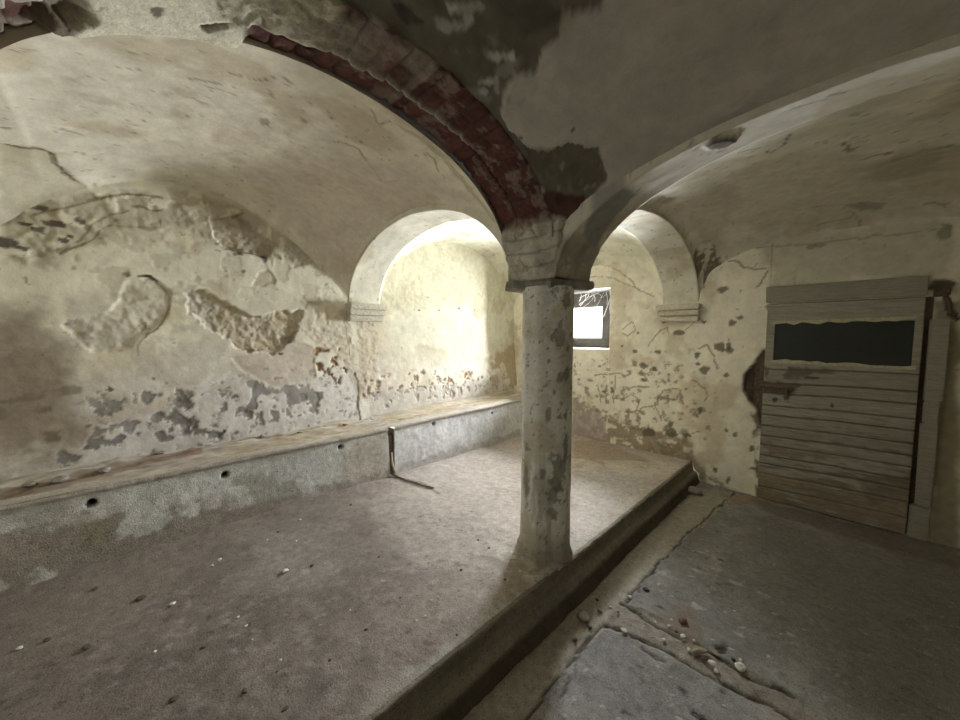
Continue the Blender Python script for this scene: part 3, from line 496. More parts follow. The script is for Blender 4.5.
def fbm(p, freq, octaves=4, seed=0, gain=.5):
    a, s, t = 1.0, 0, 0
    for k in range(octaves):
        s = s + a * vnoise(np.asarray(p) * freq * 2 ** k + 17.3 * k, seed + k)
        t += a; a *= gain
    return s / t                                   # 0..1, mean .5
def ss(x, a, b):
    t = np.clip((x - a) / (b - a), 0, 1)
    return t * t * (3 - 2 * t)

# ------------------------------------------------------------------ stains, cracks, lost plaster and some painted light and shade, in each surface's own metres
def seg_dist(q, pts, closed):
    d = np.full(len(q), 1e9); inside = np.zeros(len(q), bool)
    n = len(pts)
    for k in range(n if closed else n - 1):
        a = np.array(pts[k]); b = np.array(pts[(k + 1) % n]); ab = b - a
        t = np.clip(((q - a) @ ab) / max(ab @ ab, 1e-9), 0, 1)
        d = np.minimum(d, np.linalg.norm(q - a - t[:, None] * ab, axis=1))
        if closed:
            c = (a[1] > q[:, 1]) != (b[1] > q[:, 1])
            xx = a[0] + (q[:, 1] - a[1]) * ab[0] / (ab[1] if abs(ab[1]) > 1e-9 else 1e-9)
            inside ^= c & (q[:, 0] < xx)
    return np.where(inside, -d, d) if closed else d
def apply_marks(name, st, col, h, seed=0):
    """st: (N,2) surface coordinates, col: (N,3) own colour, h: (N,) relief; all changed in place"""
    st3 = np.c_[st, np.full(len(st), 3.7 + seed)]
    for j, (kind, pts, k) in enumerate(MARKS.get(name, [])):
        s, w, f, m = k.get('s', .005), k.get('w', .012), k.get('f', 18), k.get('m', .9)
        P = np.array(pts)
        pad = .15 + s + w
        lo, hi = P.min(0) - pad, P.max(0) + pad
        idx = np.where(np.all((st > lo) & (st < hi), axis=1))[0]
        if len(idx) == 0: continue
        q = st[idx]; q3 = st3[idx]
        nz = fbm(q3, f, 4, 11 + j, .6) - .5
        if kind == 'poly':
            d = seg_dist(q, pts, True) + nz * 2.4 * w
            mk = 1 - ss(d, -s * .5, s * .5 + .001)
        elif kind == 'stroke':
            wob = np.c_[fbm(q3, 9, 3, 5 + j) - .5, fbm(q3 + 31, 9, 3, 6 + j) - .5] * .05
            d = seg_dist(q + wob, pts, False)
            ww = k['wd'] * (.35 + 1.1 * fbm(q3, 14, 2, 40 + j))
            mk = 1 - ss(d, ww * .45, ww * .45 + .006)
        else:
            e = (q - P[0]) / np.array([k['rx'], k['ry']])
            d = np.linalg.norm(e, axis=1) - 1 + (fbm(q3, 1.1 / max(k['rx'], k['ry']), 3, 60 + j, .6) - .5) * 1.6
            mk = 1 - ss(d, -.2, .2)
        if 'n' in k:
            t = k.get('nt', .42)
            mk = mk * ss(fbm(q3, k['n'], 4, 80 + j, .6), t - .045, t + .045)
        hh = k.get('d', 0)
        if 'r' in k: hh = hh + k['r'] * (fbm(q3, 24, 4, 90 + j, .62) - .5) * 1.5
        h[idx] += mk * hh
        mm = (mk * m)[:, None]
        c = np.array(k['c']) * (.82 + .36 * fbm(q3, 30, 3, 7 + j)[:, None])
        col[idx] = col[idx] * (1 - mm) + c * mm

# ------------------------------------------------------------------ meshes and tags
def wpos(o):
    v = Vector((0, 0, 0))
    while o is not None: v = v + o.location; o = o.parent
    return v
def mesh_obj(name, verts, faces, mat, parent=None, col=None, smooth=True):
    verts = np.asarray(verts, np.float32).reshape(-1, 3)
    if parent is not None: verts = verts - np.array(wpos(parent), np.float32)
    me = bpy.data.meshes.new(name)
    faces = np.asarray(faces, np.int32)
    if faces.ndim == 2:
        n, k = faces.shape
        me.vertices.add(len(verts)); me.vertices.foreach_set('co', verts.ravel())
        me.loops.add(n * k); me.loops.foreach_set('vertex_index', faces.ravel())
        me.polygons.add(n); me.polygons.foreach_set('loop_start', np.arange(0, n * k, k, dtype=np.int32))
        me.polygons.foreach_set('loop_total', np.full(n, k, np.int32))
    me.update(calc_edges=True); me.validate()
    if col is not None:
        at = me.color_attributes.new('own_colour', 'FLOAT_COLOR', 'POINT')
        at.data.foreach_set('color', np.c_[col, np.ones(len(col))].astype(np.float32).ravel())
    if smooth: me.polygons.foreach_set('use_smooth', np.ones(len(me.polygons), bool))
    me.materials.append(mat)
    o = bpy.data.objects.new(name, me); COL.objects.link(o)
    if parent is not None: o.parent = parent
    return o
def grid_faces(nu, nv, keep=None, flip=False, wrap=False):
    i, j = np.meshgrid(np.arange(nu if wrap else nu - 1), np.arange(nv - 1), indexing='ij')
    a = i * nv + j; i2 = (i + 1) % nu; b = i2 * nv + j
    f = np.stack([a, b, b + 1, a + 1], -1).reshape(-1, 4)
    if keep is not None: f = f[keep.reshape(-1)]
    return f[:, ::-1] if flip else f
def from_bm(name, bm, mat, parent=None, smooth=False):
    me = bpy.data.meshes.new(name)
    if parent is not None: bmesh.ops.translate(bm, verts=bm.verts, vec=-wpos(parent))
    bm.normal_update(); bm.to_mesh(me); bm.free()
    if smooth: me.polygons.foreach_set('use_smooth', np.ones(len(me.polygons), bool))
    me.materials.append(mat)
    o = bpy.data.objects.new(name, me); COL.objects.link(o)
    if parent is not None: o.parent = parent
    return o
def box(bm, x0, x1, y0, y1, z0, z1, bev=.004, jit=0):
    r = bmesh.ops.create_cube(bm, size=1)
    for v in r['verts']:
        v.co = Vector(((x0 + x1) / 2 + v.co.x * (x1 - x0), (y0 + y1) / 2 + v.co.y * (y1 - y0), (z0 + z1) / 2 + v.co.z * (z1 - z0)))
        if jit: v.co += Vector([random.uniform(-jit, jit) for _ in range(3)])
    if bev:
        ed = list({e for v in r['verts'] for e in v.link_edges})
        bmesh.ops.bevel(bm, geom=ed, offset=bev, segments=2, affect='EDGES')
def boxes(name, mat, parent, *bs, bev=.004, jit=0):
    bm = bmesh.new()
    for b in bs: box(bm, *b, bev=bev, jit=jit)
    return from_bm(name, bm, mat, parent)
def tube(bm, pts, r, seg=8):
    pts = [Vector(p) for p in pts]; rings = []
    for i, p in enumerate(pts):
        t = (pts[min(i + 1, len(pts) - 1)] - pts[max(i - 1, 0)]).normalized()
        a = t.orthogonal().normalized(); b = t.cross(a)
        rr = r[i] if hasattr(r, '__len__') else r
        rings.append([bm.verts.new(p + (a * math.cos(q) + b * math.sin(q)) * rr) for q in [2 * math.pi * k / seg for k in range(seg)]])
    for A, B in zip(rings, rings[1:]):
        for k in range(seg): bm.faces.new((A[k], A[(k + 1) % seg], B[(k + 1) % seg], B[k]))
    bm.faces.new(rings[0][::-1]); bm.faces.new(rings[-1])
def tag(o, label=None, cat=None, group=None, kind=None):
    if label: o['label'] = label
    if cat: o['category'] = cat
    if group: o['group'] = group
    if kind: o['kind'] = kind
    return o
def empty(name, loc, *a, **k):
    o = bpy.data.objects.new(name, None); o.empty_display_size = .1; o.location = loc; COL.objects.link(o)
    return tag(o, *a, **k)

# ------------------------------------------------------------------ materials
def material(name, rgb=None, rough=.9, speck=0, n1=(40, .25), n2=(260, .2), bump=(90, .25, .004), spec=.25, metal=0, grain=None):
    m = bpy.data.materials.new(name); m.use_nodes = True
    nt = m.node_tree; N = nt.nodes; L = nt.links
    b = N['Principled BSDF']; b.inputs['Roughness'].default_value = rough
    b.inputs['Specular IOR Level'].default_value = spec; b.inputs['Metallic'].default_value = metal
    tc = N.new('ShaderNodeTexCoord')
    src = tc.outputs['Object']
    if grain:
        mp = N.new('ShaderNodeMapping'); mp.inputs['Scale'].default_value = grain; L.new(src, mp.inputs[0]); src = mp.outputs[0]
    if rgb is None:
        at = N.new('ShaderNodeAttribute'); at.attribute_name = 'own_colour'; c = at.outputs['Color']
    else:
        q = N.new('ShaderNodeRGB'); q.outputs[0].default_value = (*rgb, 1); c = q.outputs[0]
    for sc, amp in (n1, n2):
        nz = N.new('ShaderNodeTexNoise'); nz.inputs['Scale'].default_value = sc; nz.inputs['Detail'].default_value = 5; nz.inputs['Roughness'].default_value = .65
        L.new(src, nz.inputs['Vector'])
        mr = N.new('ShaderNodeMapRange'); mr.inputs['From Min'].default_value = .3; mr.inputs['From Max'].default_value = .7
        mr.inputs['To Min'].default_value = 1 - amp; mr.inputs['To Max'].default_value = 1 + amp
        L.new(nz.outputs['Fac'], mr.inputs['Value'])
        mx = N.new('ShaderNodeVectorMath'); mx.operation = 'SCALE'
        L.new(c, mx.inputs[0]); L.new(mr.outputs[0], mx.inputs['Scale']); c = mx.outputs[0]
    if speck:
        for sc, lo, hi, to in ((75, .64, .68, .55), (190, .60, .66, .6), (130, .34, .30, 1.55)):
            nz = N.new('ShaderNodeTexNoise'); nz.inputs['Scale'].default_value = sc; nz.inputs['Detail'].default_value = 3; L.new(src, nz.inputs['Vector'])
            mr = N.new('ShaderNodeMapRange'); mr.inputs['From Min'].default_value = lo; mr.inputs['From Max'].default_value = hi
            mr.inputs['To Min'].default_value = 1; mr.inputs['To Max'].default_value = to; L.new(nz.outputs['Fac'], mr.inputs['Value'])
            mx = N.new('ShaderNodeVectorMath'); mx.operation = 'SCALE'; L.new(c, mx.inputs[0]); L.new(mr.outputs[0], mx.inputs['Scale']); c = mx.outputs[0]
    L.new(c, b.inputs['Base Color'])
    nb = N.new('ShaderNodeTexNoise'); nb.inputs['Scale'].default_value = bump[0]; nb.inputs['Detail'].default_value = 6
    L.new(src, nb.inputs['Vector'])
    bp = N.new('ShaderNodeBump'); bp.inputs['Strength'].default_value = bump[1]; bp.inputs['Distance'].default_value = bump[2]
    L.new(nb.outputs['Fac'], bp.inputs['Height']); L.new(bp.outputs[0], b.inputs['Normal'])
    return m
M_PLASTER = material('old_lime_plaster', n1=(16, .10), n2=(120, .06), bump=(50, .2, .006))
M_FLOOR = material('worn_concrete', rough=.8, speck=1, n1=(28, .2), n2=(230, .34), bump=(120, .5, .005), spec=.2)
M_BRICK = material('bare_brick', n1=(35, .2), n2=(160, .2), bump=(90, .5, .005))
M_WOOD = material('grey_painted_boards', rough=.8, n1=(9, .18), n2=(60, .22), bump=(40, .4, .003), grain=(1.2, 8, 14))
M_DARKWOOD = material('dark_weathered_wood', (.10, .088, .078), rough=.8, n1=(12, .3), n2=(80, .2))
M_STONE = material('whitewashed_stone', n1=(30, .12), n2=(180, .16), bump=(80, .4, .004))
M_IRON = material('rusty_iron', (.14, .10, .072), rough=.7, metal=.3, n1=(50, .35), n2=(250, .2))
M_CHIPW = material('lime_chip', (.62, .60, .54))
M_CHIPG = material('grey_mortar_lump', (.30, .28, .24))
M_CHIPD = material('dark_dirt_clod', (.10, .08, .065))
M_CHIPT = material('tan_wood_splinter', (.27, .22, .155))
M_CHIPR = material('red_brick_shard', (.17, .095, .07))
M_WEB = material('dusty_cobweb', (.75, .74, .70), rough=1, bump=(50, 0, .001))
M_BRICKBIT = material('broken_brick', (.22, .13, .10))
M_WHITEPAINT = material('white_painted_wood', (.62, .61, .58), rough=.6)
def pane(name, tint, clear, rough):
    m = bpy.data.materials.new(name); m.use_nodes = True
    nt = m.node_tree; N = nt.nodes; L = nt.links; N.remove(N['Principled BSDF'])
    o = N['Material Output']; t = N.new('ShaderNodeBsdfTransparent'); d = N.new('ShaderNodeBsdfPrincipled')
    d.inputs['Base Color'].default_value = (*tint, 1); d.inputs['Roughness'].default_value = rough
    nz = N.new('ShaderNodeTexNoise'); nz.inputs['Scale'].default_value = 12; nz.inputs['Detail'].default_value = 5
    mr = N.new('ShaderNodeMapRange'); mr.inputs['To Min'].default_value = 1 - clear - .1; mr.inputs['To Max'].default_value = 1 - clear + .1
    L.new(nz.outputs[0], mr.inputs['Value'])
    mx = N.new('ShaderNodeMixShader'); L.new(mr.outputs[0], mx.inputs[0]); L.new(t.outputs[0], mx.inputs[1]); L.new(d.outputs[0], mx.inputs[2])
    L.new(mx.outputs[0], o.inputs['Surface'])
    return m
M_PANE = pane('dusty_window_glass', (.6, .6, .6), .88, .4)
M_DOORPANE = pane('grimy_dark_glass', (.022, .026, .02), .1, .35)

# ------------------------------------------------------------------ walls
CREAM = np.array([.595, .562, .45]); LOW = np.array([.60, .57, .525])
ALB = 1.22
def plaster_base(P, seed, a=CREAM, b=None, amt=.3, flake=.45):
    a = np.asarray(a) * ALB
    n = fbm(P, 1.4, 4, seed)[:, None]; n2 = fbm(P, 6, 4, seed + 9)[:, None]
    c = a * (1 + amt * (n - .5)) * (1 + .28 * (n2 - .5))
    st = ss(fbm(P * np.array([1, 1, 1]), 3.2, 4, seed + 20), .56, .68)[:, None]
    c = c * (1 - st * .22 * np.array([.8, 1.0, 1.3]))
    pk = ss(fbm(P, 26, 3, seed + 33, .6), .735, .78)[:, None]         # small lost flakes
    return c * (1 - pk * flake)
# left wall
def wall_left():
    ys = np.r_[np.linspace(YR, -.62, 4)[:-1], np.arange(-.62, 4.112, .0095)]
    zs = np.r_[0, .3, np.arange(.58, 2.68, .0095)]
    Y, Z = np.meshgrid(ys, zs, indexing='ij')
    P = np.c_[np.full(Y.size, XL), Y.ravel(), Z.ravel()]
    lowf = (1 - ss(P[:, 2] + .25 * (fbm(P, 1.5, 3, 3) - .5), 1.0, 1.55))[:, None]
    col = plaster_base(P, 1) ; col = col * (1 - lowf) + lowf * plaster_base(P, 2, LOW)
    bb = ss(P[:, 1], 1.9, 2.2)[:, None] * (1 - lowf * .6)
    col = col * (1 - bb) + bb * plaster_base(P, 6, np.array([.56, .54, .43]))
    h = .035 * (fbm(P, 1.3, 3, 4) - .5) + .012 * (fbm(P, 7, 4, 5) - .5)
    apply_marks('WL', P[:, 1:], col, h, 1)
    P[:, 0] += h + (XW - XL) * ss(P[:, 2], .75, 1.6)
    mesh_obj('wall_left', P, grid_faces(len(ys), len(zs)), M_PLASTER, col=col)['kind'] = 'structure'
wall_left()
# end wall: window recess on the left, door opening on the right
WX0, WX1, WZ0, WZ1 = -3.0, -1.99, 1.31, 2.045
DX0, DX1, DZ1 = -.515, .405, 1.765
def wall_back():
    xs = np.unique(np.r_[np.arange(XW - .02, 1.09, .0125), WX0, WX1, DX0, DX1]); zs = np.unique(np.r_[np.arange(-.02, 2.62, .0125), WZ0, WZ1, DZ1])
    X, Z = np.meshgrid(xs, zs, indexing='ij')
    P = np.c_[X.ravel(), np.full(X.size, YB), Z.ravel()]
    col = plaster_base(P, 41, np.array([.675, .635, .53]))
    h = .03 * (fbm(P, 1.3, 3, 44) - .5) + .010 * (fbm(P, 7, 4, 45) - .5)
    dist = np.maximum(np.maximum(WX0 - P[:, 0], P[:, 0] - WX1), np.maximum(WZ0 - P[:, 2], P[:, 2] - WZ1))
    h *= ss(dist, 0, .05)
    dd = np.maximum(np.maximum(DX0 - P[:, 0], P[:, 0] - DX1), P[:, 2] - DZ1)
    h *= .2 + .8 * ss(dd, .0, .1)
    apply_marks('WB', P[:, [0, 2]], col, h, 2)
    P[:, 1] -= h
    xc, zc = (xs[1:] + xs[:-1]) / 2, (zs[1:] + zs[:-1]) / 2
    XC, ZC = np.meshgrid(xc, zc, indexing='ij')
    keep = ~(((XC > WX0) & (XC < WX1) & (ZC > WZ0) & (ZC < WZ1)) | ((XC > DX0) & (XC < DX1) & (ZC < DZ1)))
    o = mesh_obj('wall_back', P, grid_faces(len(xs), len(zs), keep), M_PLASTER, col=col); o['kind'] = 'structure'
    # the deep window reveal and the shallow door rebate belong to the wall
    bm = bmesh.new()
    def quad(*p): bm.faces.new([bm.verts.new(q) for q in p])
    y1 = YB + .46
    quad((WX0, YB, WZ0), (WX1, YB, WZ0), (WX1, y1, WZ0), (WX0, y1, WZ0)); quad((WX0, YB, WZ1), (WX0, y1, WZ1), (WX1, y1, WZ1), (WX1, YB, WZ1))
    quad((WX0, YB, WZ0), (WX0, y1, WZ0), (WX0, y1, WZ1), (WX0, YB, WZ1)); quad((WX1, YB, WZ0), (WX1, YB, WZ1), (WX1, y1, WZ1), (WX1, y1, WZ0))
    r = from_bm('window_reveal', bm, M_REVEAL, o)
M_REVEAL = material('whitewashed_reveal', (.70, .69, .63))
M_PLAIN = material('plain_plaster', (.50, .46, .36), n1=(3, .2), n2=(30, .15))
wall_back()
def plane_struct(name, pts, mat):
    o = mesh_obj(name, pts, [[0, 1, 2, 3]], mat, smooth=False); o['kind'] = 'structure'; return o
plane_struct('wall_right', [(XR, YR, 0), (XR, YB, 0), (XR, YB, 3), (XR, YR, 3)], M_PLAIN)
plane_struct('wall_rear', [(XW, YR, 0), (XR, YR, 0), (XR, YR, 3), (XW, YR, 3)], M_PLAIN)
fill_frame = empty('rear_fill_frame', (-2.1, YR, 1.2), kind='structure')  # added frame around the fill lamp on a solid wall, no opening
boxes('wood_frame', M_DARKWOOD, fill_frame, (-2.45, -2.40, YR, YR + .06, 1.2, 1.9), (-1.80, -1.75, YR, YR + .06, 1.2, 1.9), (-2.45, -1.75, YR, YR + .06, 1.15, 1.2), (-2.45, -1.75, YR, YR + .06, 1.9, 1.95), bev=0)
boxes('roof_slab', material('attic_boards', (.1, .09, .08)), None, (XL - .5, XR + .3, YR - .3, YB + .9, 3.0, 3.1))['kind'] = 'structure'
boxes('wall_outer', M_PLAIN, None, (XL - .4, XR + .3, YB + .56, YB + .60, -.1, 1.25), (XL - .4, XR + .3, YB + .56, YB + .60, 2.1, 3.0), (XL - .4, WX0 - .02, YB + .56, YB + .60, 1.25, 2.1), (WX1 + .02, XR + .3, YB + .56, YB + .60, 1.25, 2.1))['kind'] = 'structure'

# ------------------------------------------------------------------ vaults
def cosp(n): return (1 - np.cos(np.linspace(0, math.pi, n))) / 2
def ceiling(bay, n, m, base, seed):
    x0, x1, y0, y1 = BAYS[bay][:4]
    xs = x0 + (x1 - x0) * (cosp(n) * .6 + np.linspace(0, 1, n) * .4); ys = y0 + (y1 - y0) * (cosp(m) * .6 + np.linspace(0, 1, m) * .4)
    X, Y = np.meshgrid(xs, ys, indexing='ij')
    P = np.c_[X.ravel(), Y.ravel(), vault(bay, X.ravel(), Y.ravel())]
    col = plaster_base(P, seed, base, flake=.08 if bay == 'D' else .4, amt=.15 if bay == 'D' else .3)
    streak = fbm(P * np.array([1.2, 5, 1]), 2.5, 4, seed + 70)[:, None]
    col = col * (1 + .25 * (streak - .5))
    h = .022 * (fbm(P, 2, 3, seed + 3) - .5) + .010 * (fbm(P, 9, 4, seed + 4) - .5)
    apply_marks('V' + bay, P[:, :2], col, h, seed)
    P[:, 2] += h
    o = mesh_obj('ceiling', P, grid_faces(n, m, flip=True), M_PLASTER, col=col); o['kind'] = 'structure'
    return o
ceiling('A', 190, 190, np.array([.55, .515, .42]), 101)
ceiling('B', 90, 90, np.array([.61, .59, .48]), 131)
ceiling('C', 170, 150, np.array([.56, .535, .45]), 151)
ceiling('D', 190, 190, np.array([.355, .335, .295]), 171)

# ------------------------------------------------------------------ arch bands between the bays
def arch(name, axis, c, hw0, r0, r1, a, b, w0, w1, n, m, colour, bricks=False, parent=None, marks=None, seed=200, mat=None):
    t = np.linspace(-1, 1, n); t = np.sign(t) * (1 - (1 - np.abs(t)) ** 1.0); th = (1 - t) * math.pi / 2
    u = np.cos(th)                                                   # along the span
    side = 7
    W = np.r_[np.zeros(side), np.linspace(0, 1, m), np.ones(side)]
    up = np.r_[np.linspace(.22, .012, side), np.zeros(m), np.linspace(.012, .22, side)]
    U, V = np.meshgrid(u, W, indexing='ij'); UP = np.broadcast_to(up, U.shape)
    rise = r0 + (r1 - r0) * V
    hw = np.where(U > 0, hw0, hw0 * (.93 if bricks else 1.0))
    Zs = SP + rise * prof(U, a, b)
    A = c + hw * U; B = w0 + (w1 - w0) * V
    # outward (into the masonry) direction in the arch plane
    nx, nz = U / hw, np.maximum(prof(U, a, b), 0) / .6
    q = np.sqrt(nx ** 2 + nz ** 2) + 1e-6; nx, nz = nx / q, nz / q
    nz = np.where(np.abs(U) > .999, 0, nz)
    A2 = A; Z2 = Zs + UP
    P = np.c_[A2.ravel(), B.ravel(), Z2.ravel()] if axis == 'x' else np.c_[B.ravel(), A2.ravel(), Z2.ravel()]
    fade = 1 - ss(np.linspace(.22, .012, side), .012, .10)
    flat = np.broadcast_to(np.r_[fade, np.ones(m), fade[::-1]], U.shape).ravel()
    col = plaster_base(P, seed, colour)
    h = .014 * (fbm(P, 5, 4, seed + 1) - .5)
    if bricks:
        # arc length along the soffit
        pts = np.c_[A[:, side], Zs[:, side]]; s = np.r_[0, np.cumsum(np.linalg.norm(np.diff(pts, axis=0), axis=1))]
        S = np.broadcast_to(s[:, None], U.shape).ravel(); Vf = V.ravel()
        S = S + .034 * (fbm(P, 4.5, 4, 7) - .5)
        row = np.floor(S / .072); fr = S / .072 - row
        left = Vf < .36
        half = np.where(left, Vf / .36, (Vf - .36) / .64 * 1.0)
        off = np.where((row % 2) == 0, .5, .0)
        jb = np.where(left, 1.0, np.abs(((Vf - .36) / .64 * 1.0 + off) % 1.0 - .5) * 2)
        joint = np.minimum(np.minimum(fr, 1 - fr) * .072, np.where(left, 1, np.abs(jb - 0) * .12))
        jm = 1 - ss(joint, .004, .012)
        rnd = _hash(row.astype(np.int64), left.astype(np.int64), (off * 2).astype(np.int64), 5)
        brick = np.array([.105, .042, .033]) * (.65 + .7 * rnd[:, None]) * (.7 + .6 * fbm(P, 20, 4, 3)[:, None])
        mortar = np.array([.085, .06, .047])
        bc = brick * (1 - jm[:, None] * .45) + mortar * jm[:, None] * .45
        lime = ss(fbm(P * np.array([1.6, 1, 1]), 13, 5, 14, .65), .53, .64)[:, None]
        bc = bc * (1 - .55 * lime) + np.array([.26, .21, .175]) * .55 * lime
        grey = (ss(fbm(P, 3, 3, 15) + .5 * (P[:, 1] < .85), .8, 1.05) * ss(-P[:, 1], -1.05, -.75))[:, None]
        bc = bc * (1 - .75 * grey) + np.array([.27, .235, .18]) * .75 * grey
        y = P[:, 1] + .16 * (fbm(P, 5, 4, 16) - .5); z = P[:, 2] + .10 * (fbm(P, 14, 4, 17) - .5)
        bare = ss(y, np.where(left, .30, .50) - .03, np.where(left, .30, .50) + .03) * ss(z, 2.05, 2.075)
        bare = np.where(P[:, 1] < 1.2, bare * 1, bare)
        farb = ss(-y, .02, .06) * ss(fbm(P, 5, 4, 18), .46, .54)               # more bare brick at the far end of the arch
        bare = np.maximum(bare, farb)
        hb = -.020 - .008 * jm + .022 * (fbm(P, 18, 4, 21, .6) - .5) + .012 * (rnd - .5)
        crack = np.exp(-((Vf - .36 - .05 * (fbm(P, 6, 3, 22) - .5)) / .028) ** 2)
        hb = hb - .03 * crack + np.where(left, -.022, 0)
        lip = np.exp(-((Vf - .41 - .06 * (fbm(P, 7, 3, 24) - .5)) / .045) ** 2) * ss(P[:, 1], 1.25, 1.1)
        bc = bc * (1 - .8 * lip[:, None]) + np.array([.46, .43, .36]) * .8 * lip[:, None]
        hb = hb + .016 * lip
        col = col * (1 - bare[:, None]) + bc * bare[:, None]
        h = h * (1 - bare) + hb * bare
        low = ss(-z, -2.10, -2.04)                                             # rough plaster coat at the foot
        low = low * (P[:, 1] > 1)
        rr = fbm(P, 13, 4, 27, .6)
        lc = np.array([.40, .375, .31]) * (.55 + .9 * rr[:, None])
        col = col * (1 - low[:, None]) + lc * low[:, None]
        h = h * (1 - low) + low * .09 * (rr - .45)
        up2 = ((P[:, 1] > .25) & (P[:, 1] < .62)).astype(float) * (1 - bare)
        h = h + up2 * .02 * (fbm(P, 11, 4, 29, .6) - .5)
    if marks:
        st = P[:, :2].copy(); apply_marks(marks, st, col, h, seed)
    if not bricks and axis == 'x' and marks:
        low = ss(-P[:, 2] + .05 * (fbm(P, 14, 3, 31) - .5), -2.02, -1.97) * (P[:, 0] < 0)
        lc = np.array([.40, .375, .31]) * (.6 + .8 * fbm(P, 13, 4, 32, .6)[:, None]); col = col * (1 - low[:, None]) + lc * low[:, None]
        h = h + low * .03 * (fbm(P, 13, 4, 33, .6) - .5)
    NX, NZ = -nx.ravel() * flat * h * -1, nz.ravel() * flat * h
    # relief h pushes out of the masonry when positive
    if axis == 'x': P[:, 0] -= nx.ravel() * flat * h; P[:, 2] -= nz.ravel() * flat * h
    else: P[:, 1] -= nx.ravel() * flat * h; P[:, 2] -= nz.ravel() * flat * h
    return mesh_obj(name, P, grid_faces(n, len(W), flip=(axis == 'x')), mat or M_PLASTER, parent, col)
ar = empty('brick_arch', (-1.24, 1.6, SP), 'wide arch with exposed dark red brick springing from the pillar towards the viewer', 'arch')
arch('brick_soffit', 'y', .63, 1.0, .635, .64, 2.1, .5, PX0, PX1, 420, 54, np.array([.50, .47, .36]), bricks=True, parent=ar, seed=210, mat=M_BRICK, marks='AY')
def cornice(parent, lx, ly, dx, dy, label=None):
    # three stepped mouldings standing out of the wall: (lx..), thickness direction given by dx or dy
    bm = bmesh.new()
    lv = [(0, .06, .115), (.06, .115, .09), (.115, .175, .06)]
    for z0, z1, pr in lv:
        if dx: box(bm, XW - .03, XW + pr, ly[0] - pr * .25, ly[1] + pr * .25, SP - z1 + .004, SP - z0, bev=.007, jit=.003)
        else: box(bm, lx[0] - pr * .25, lx[1] + pr * .25, YB - pr, YB + .03, SP - z1 + .004, SP - z0, bev=.007, jit=.003)
    return from_bm('corbel', bm, M_CORBEL, parent)
M_CORBEL = material('limewashed_corbel', (.56, .52, .42), bump=(50, .5, .006))
ar = empty('plaster_arch', (-2.4, 1.77, SP), 'cream plastered round arch from the pillar to the long left wall above the trough', 'arch')
arch('arch_band', 'x', -2.4275, 1.0425, .60, .605, 2, .5, PY0, PY1, 150, 26, np.array([.60, .575, .475]), parent=ar, seed=230)
cornice(ar, None, (PY0, PY1), 1, 0)
ar = empty('plaster_arch', (-1.24, 3.02, SP), 'cream plastered round arch from the pillar to the end wall right of the small window', 'arch')
arch('arch_band', 'y', 3.02, 1.08, .605, .60, 2, .5, PX1, PX0, 150, 26, np.array([.60, .575, .49]), parent=ar, seed=250)
cornice(ar, (PX0, PX1), None, 0, 1)
ar = empty('plaster_arch', (0, 1.77, SP), 'broad shallow plastered arch over the walkway in front of the door', 'arch')
arch('arch_band', 'x', 0, 1.07, .462, .53, 2, .5, PY0, PY1, 220, 30, np.array([.55, .525, .445]), parent=ar, marks='AX', seed=270)
boxes('wall_pier', M_PLAIN, None, (PX0, PX1, YR, FY, 0, 2.7), bev=0)['kind'] = 'structure'

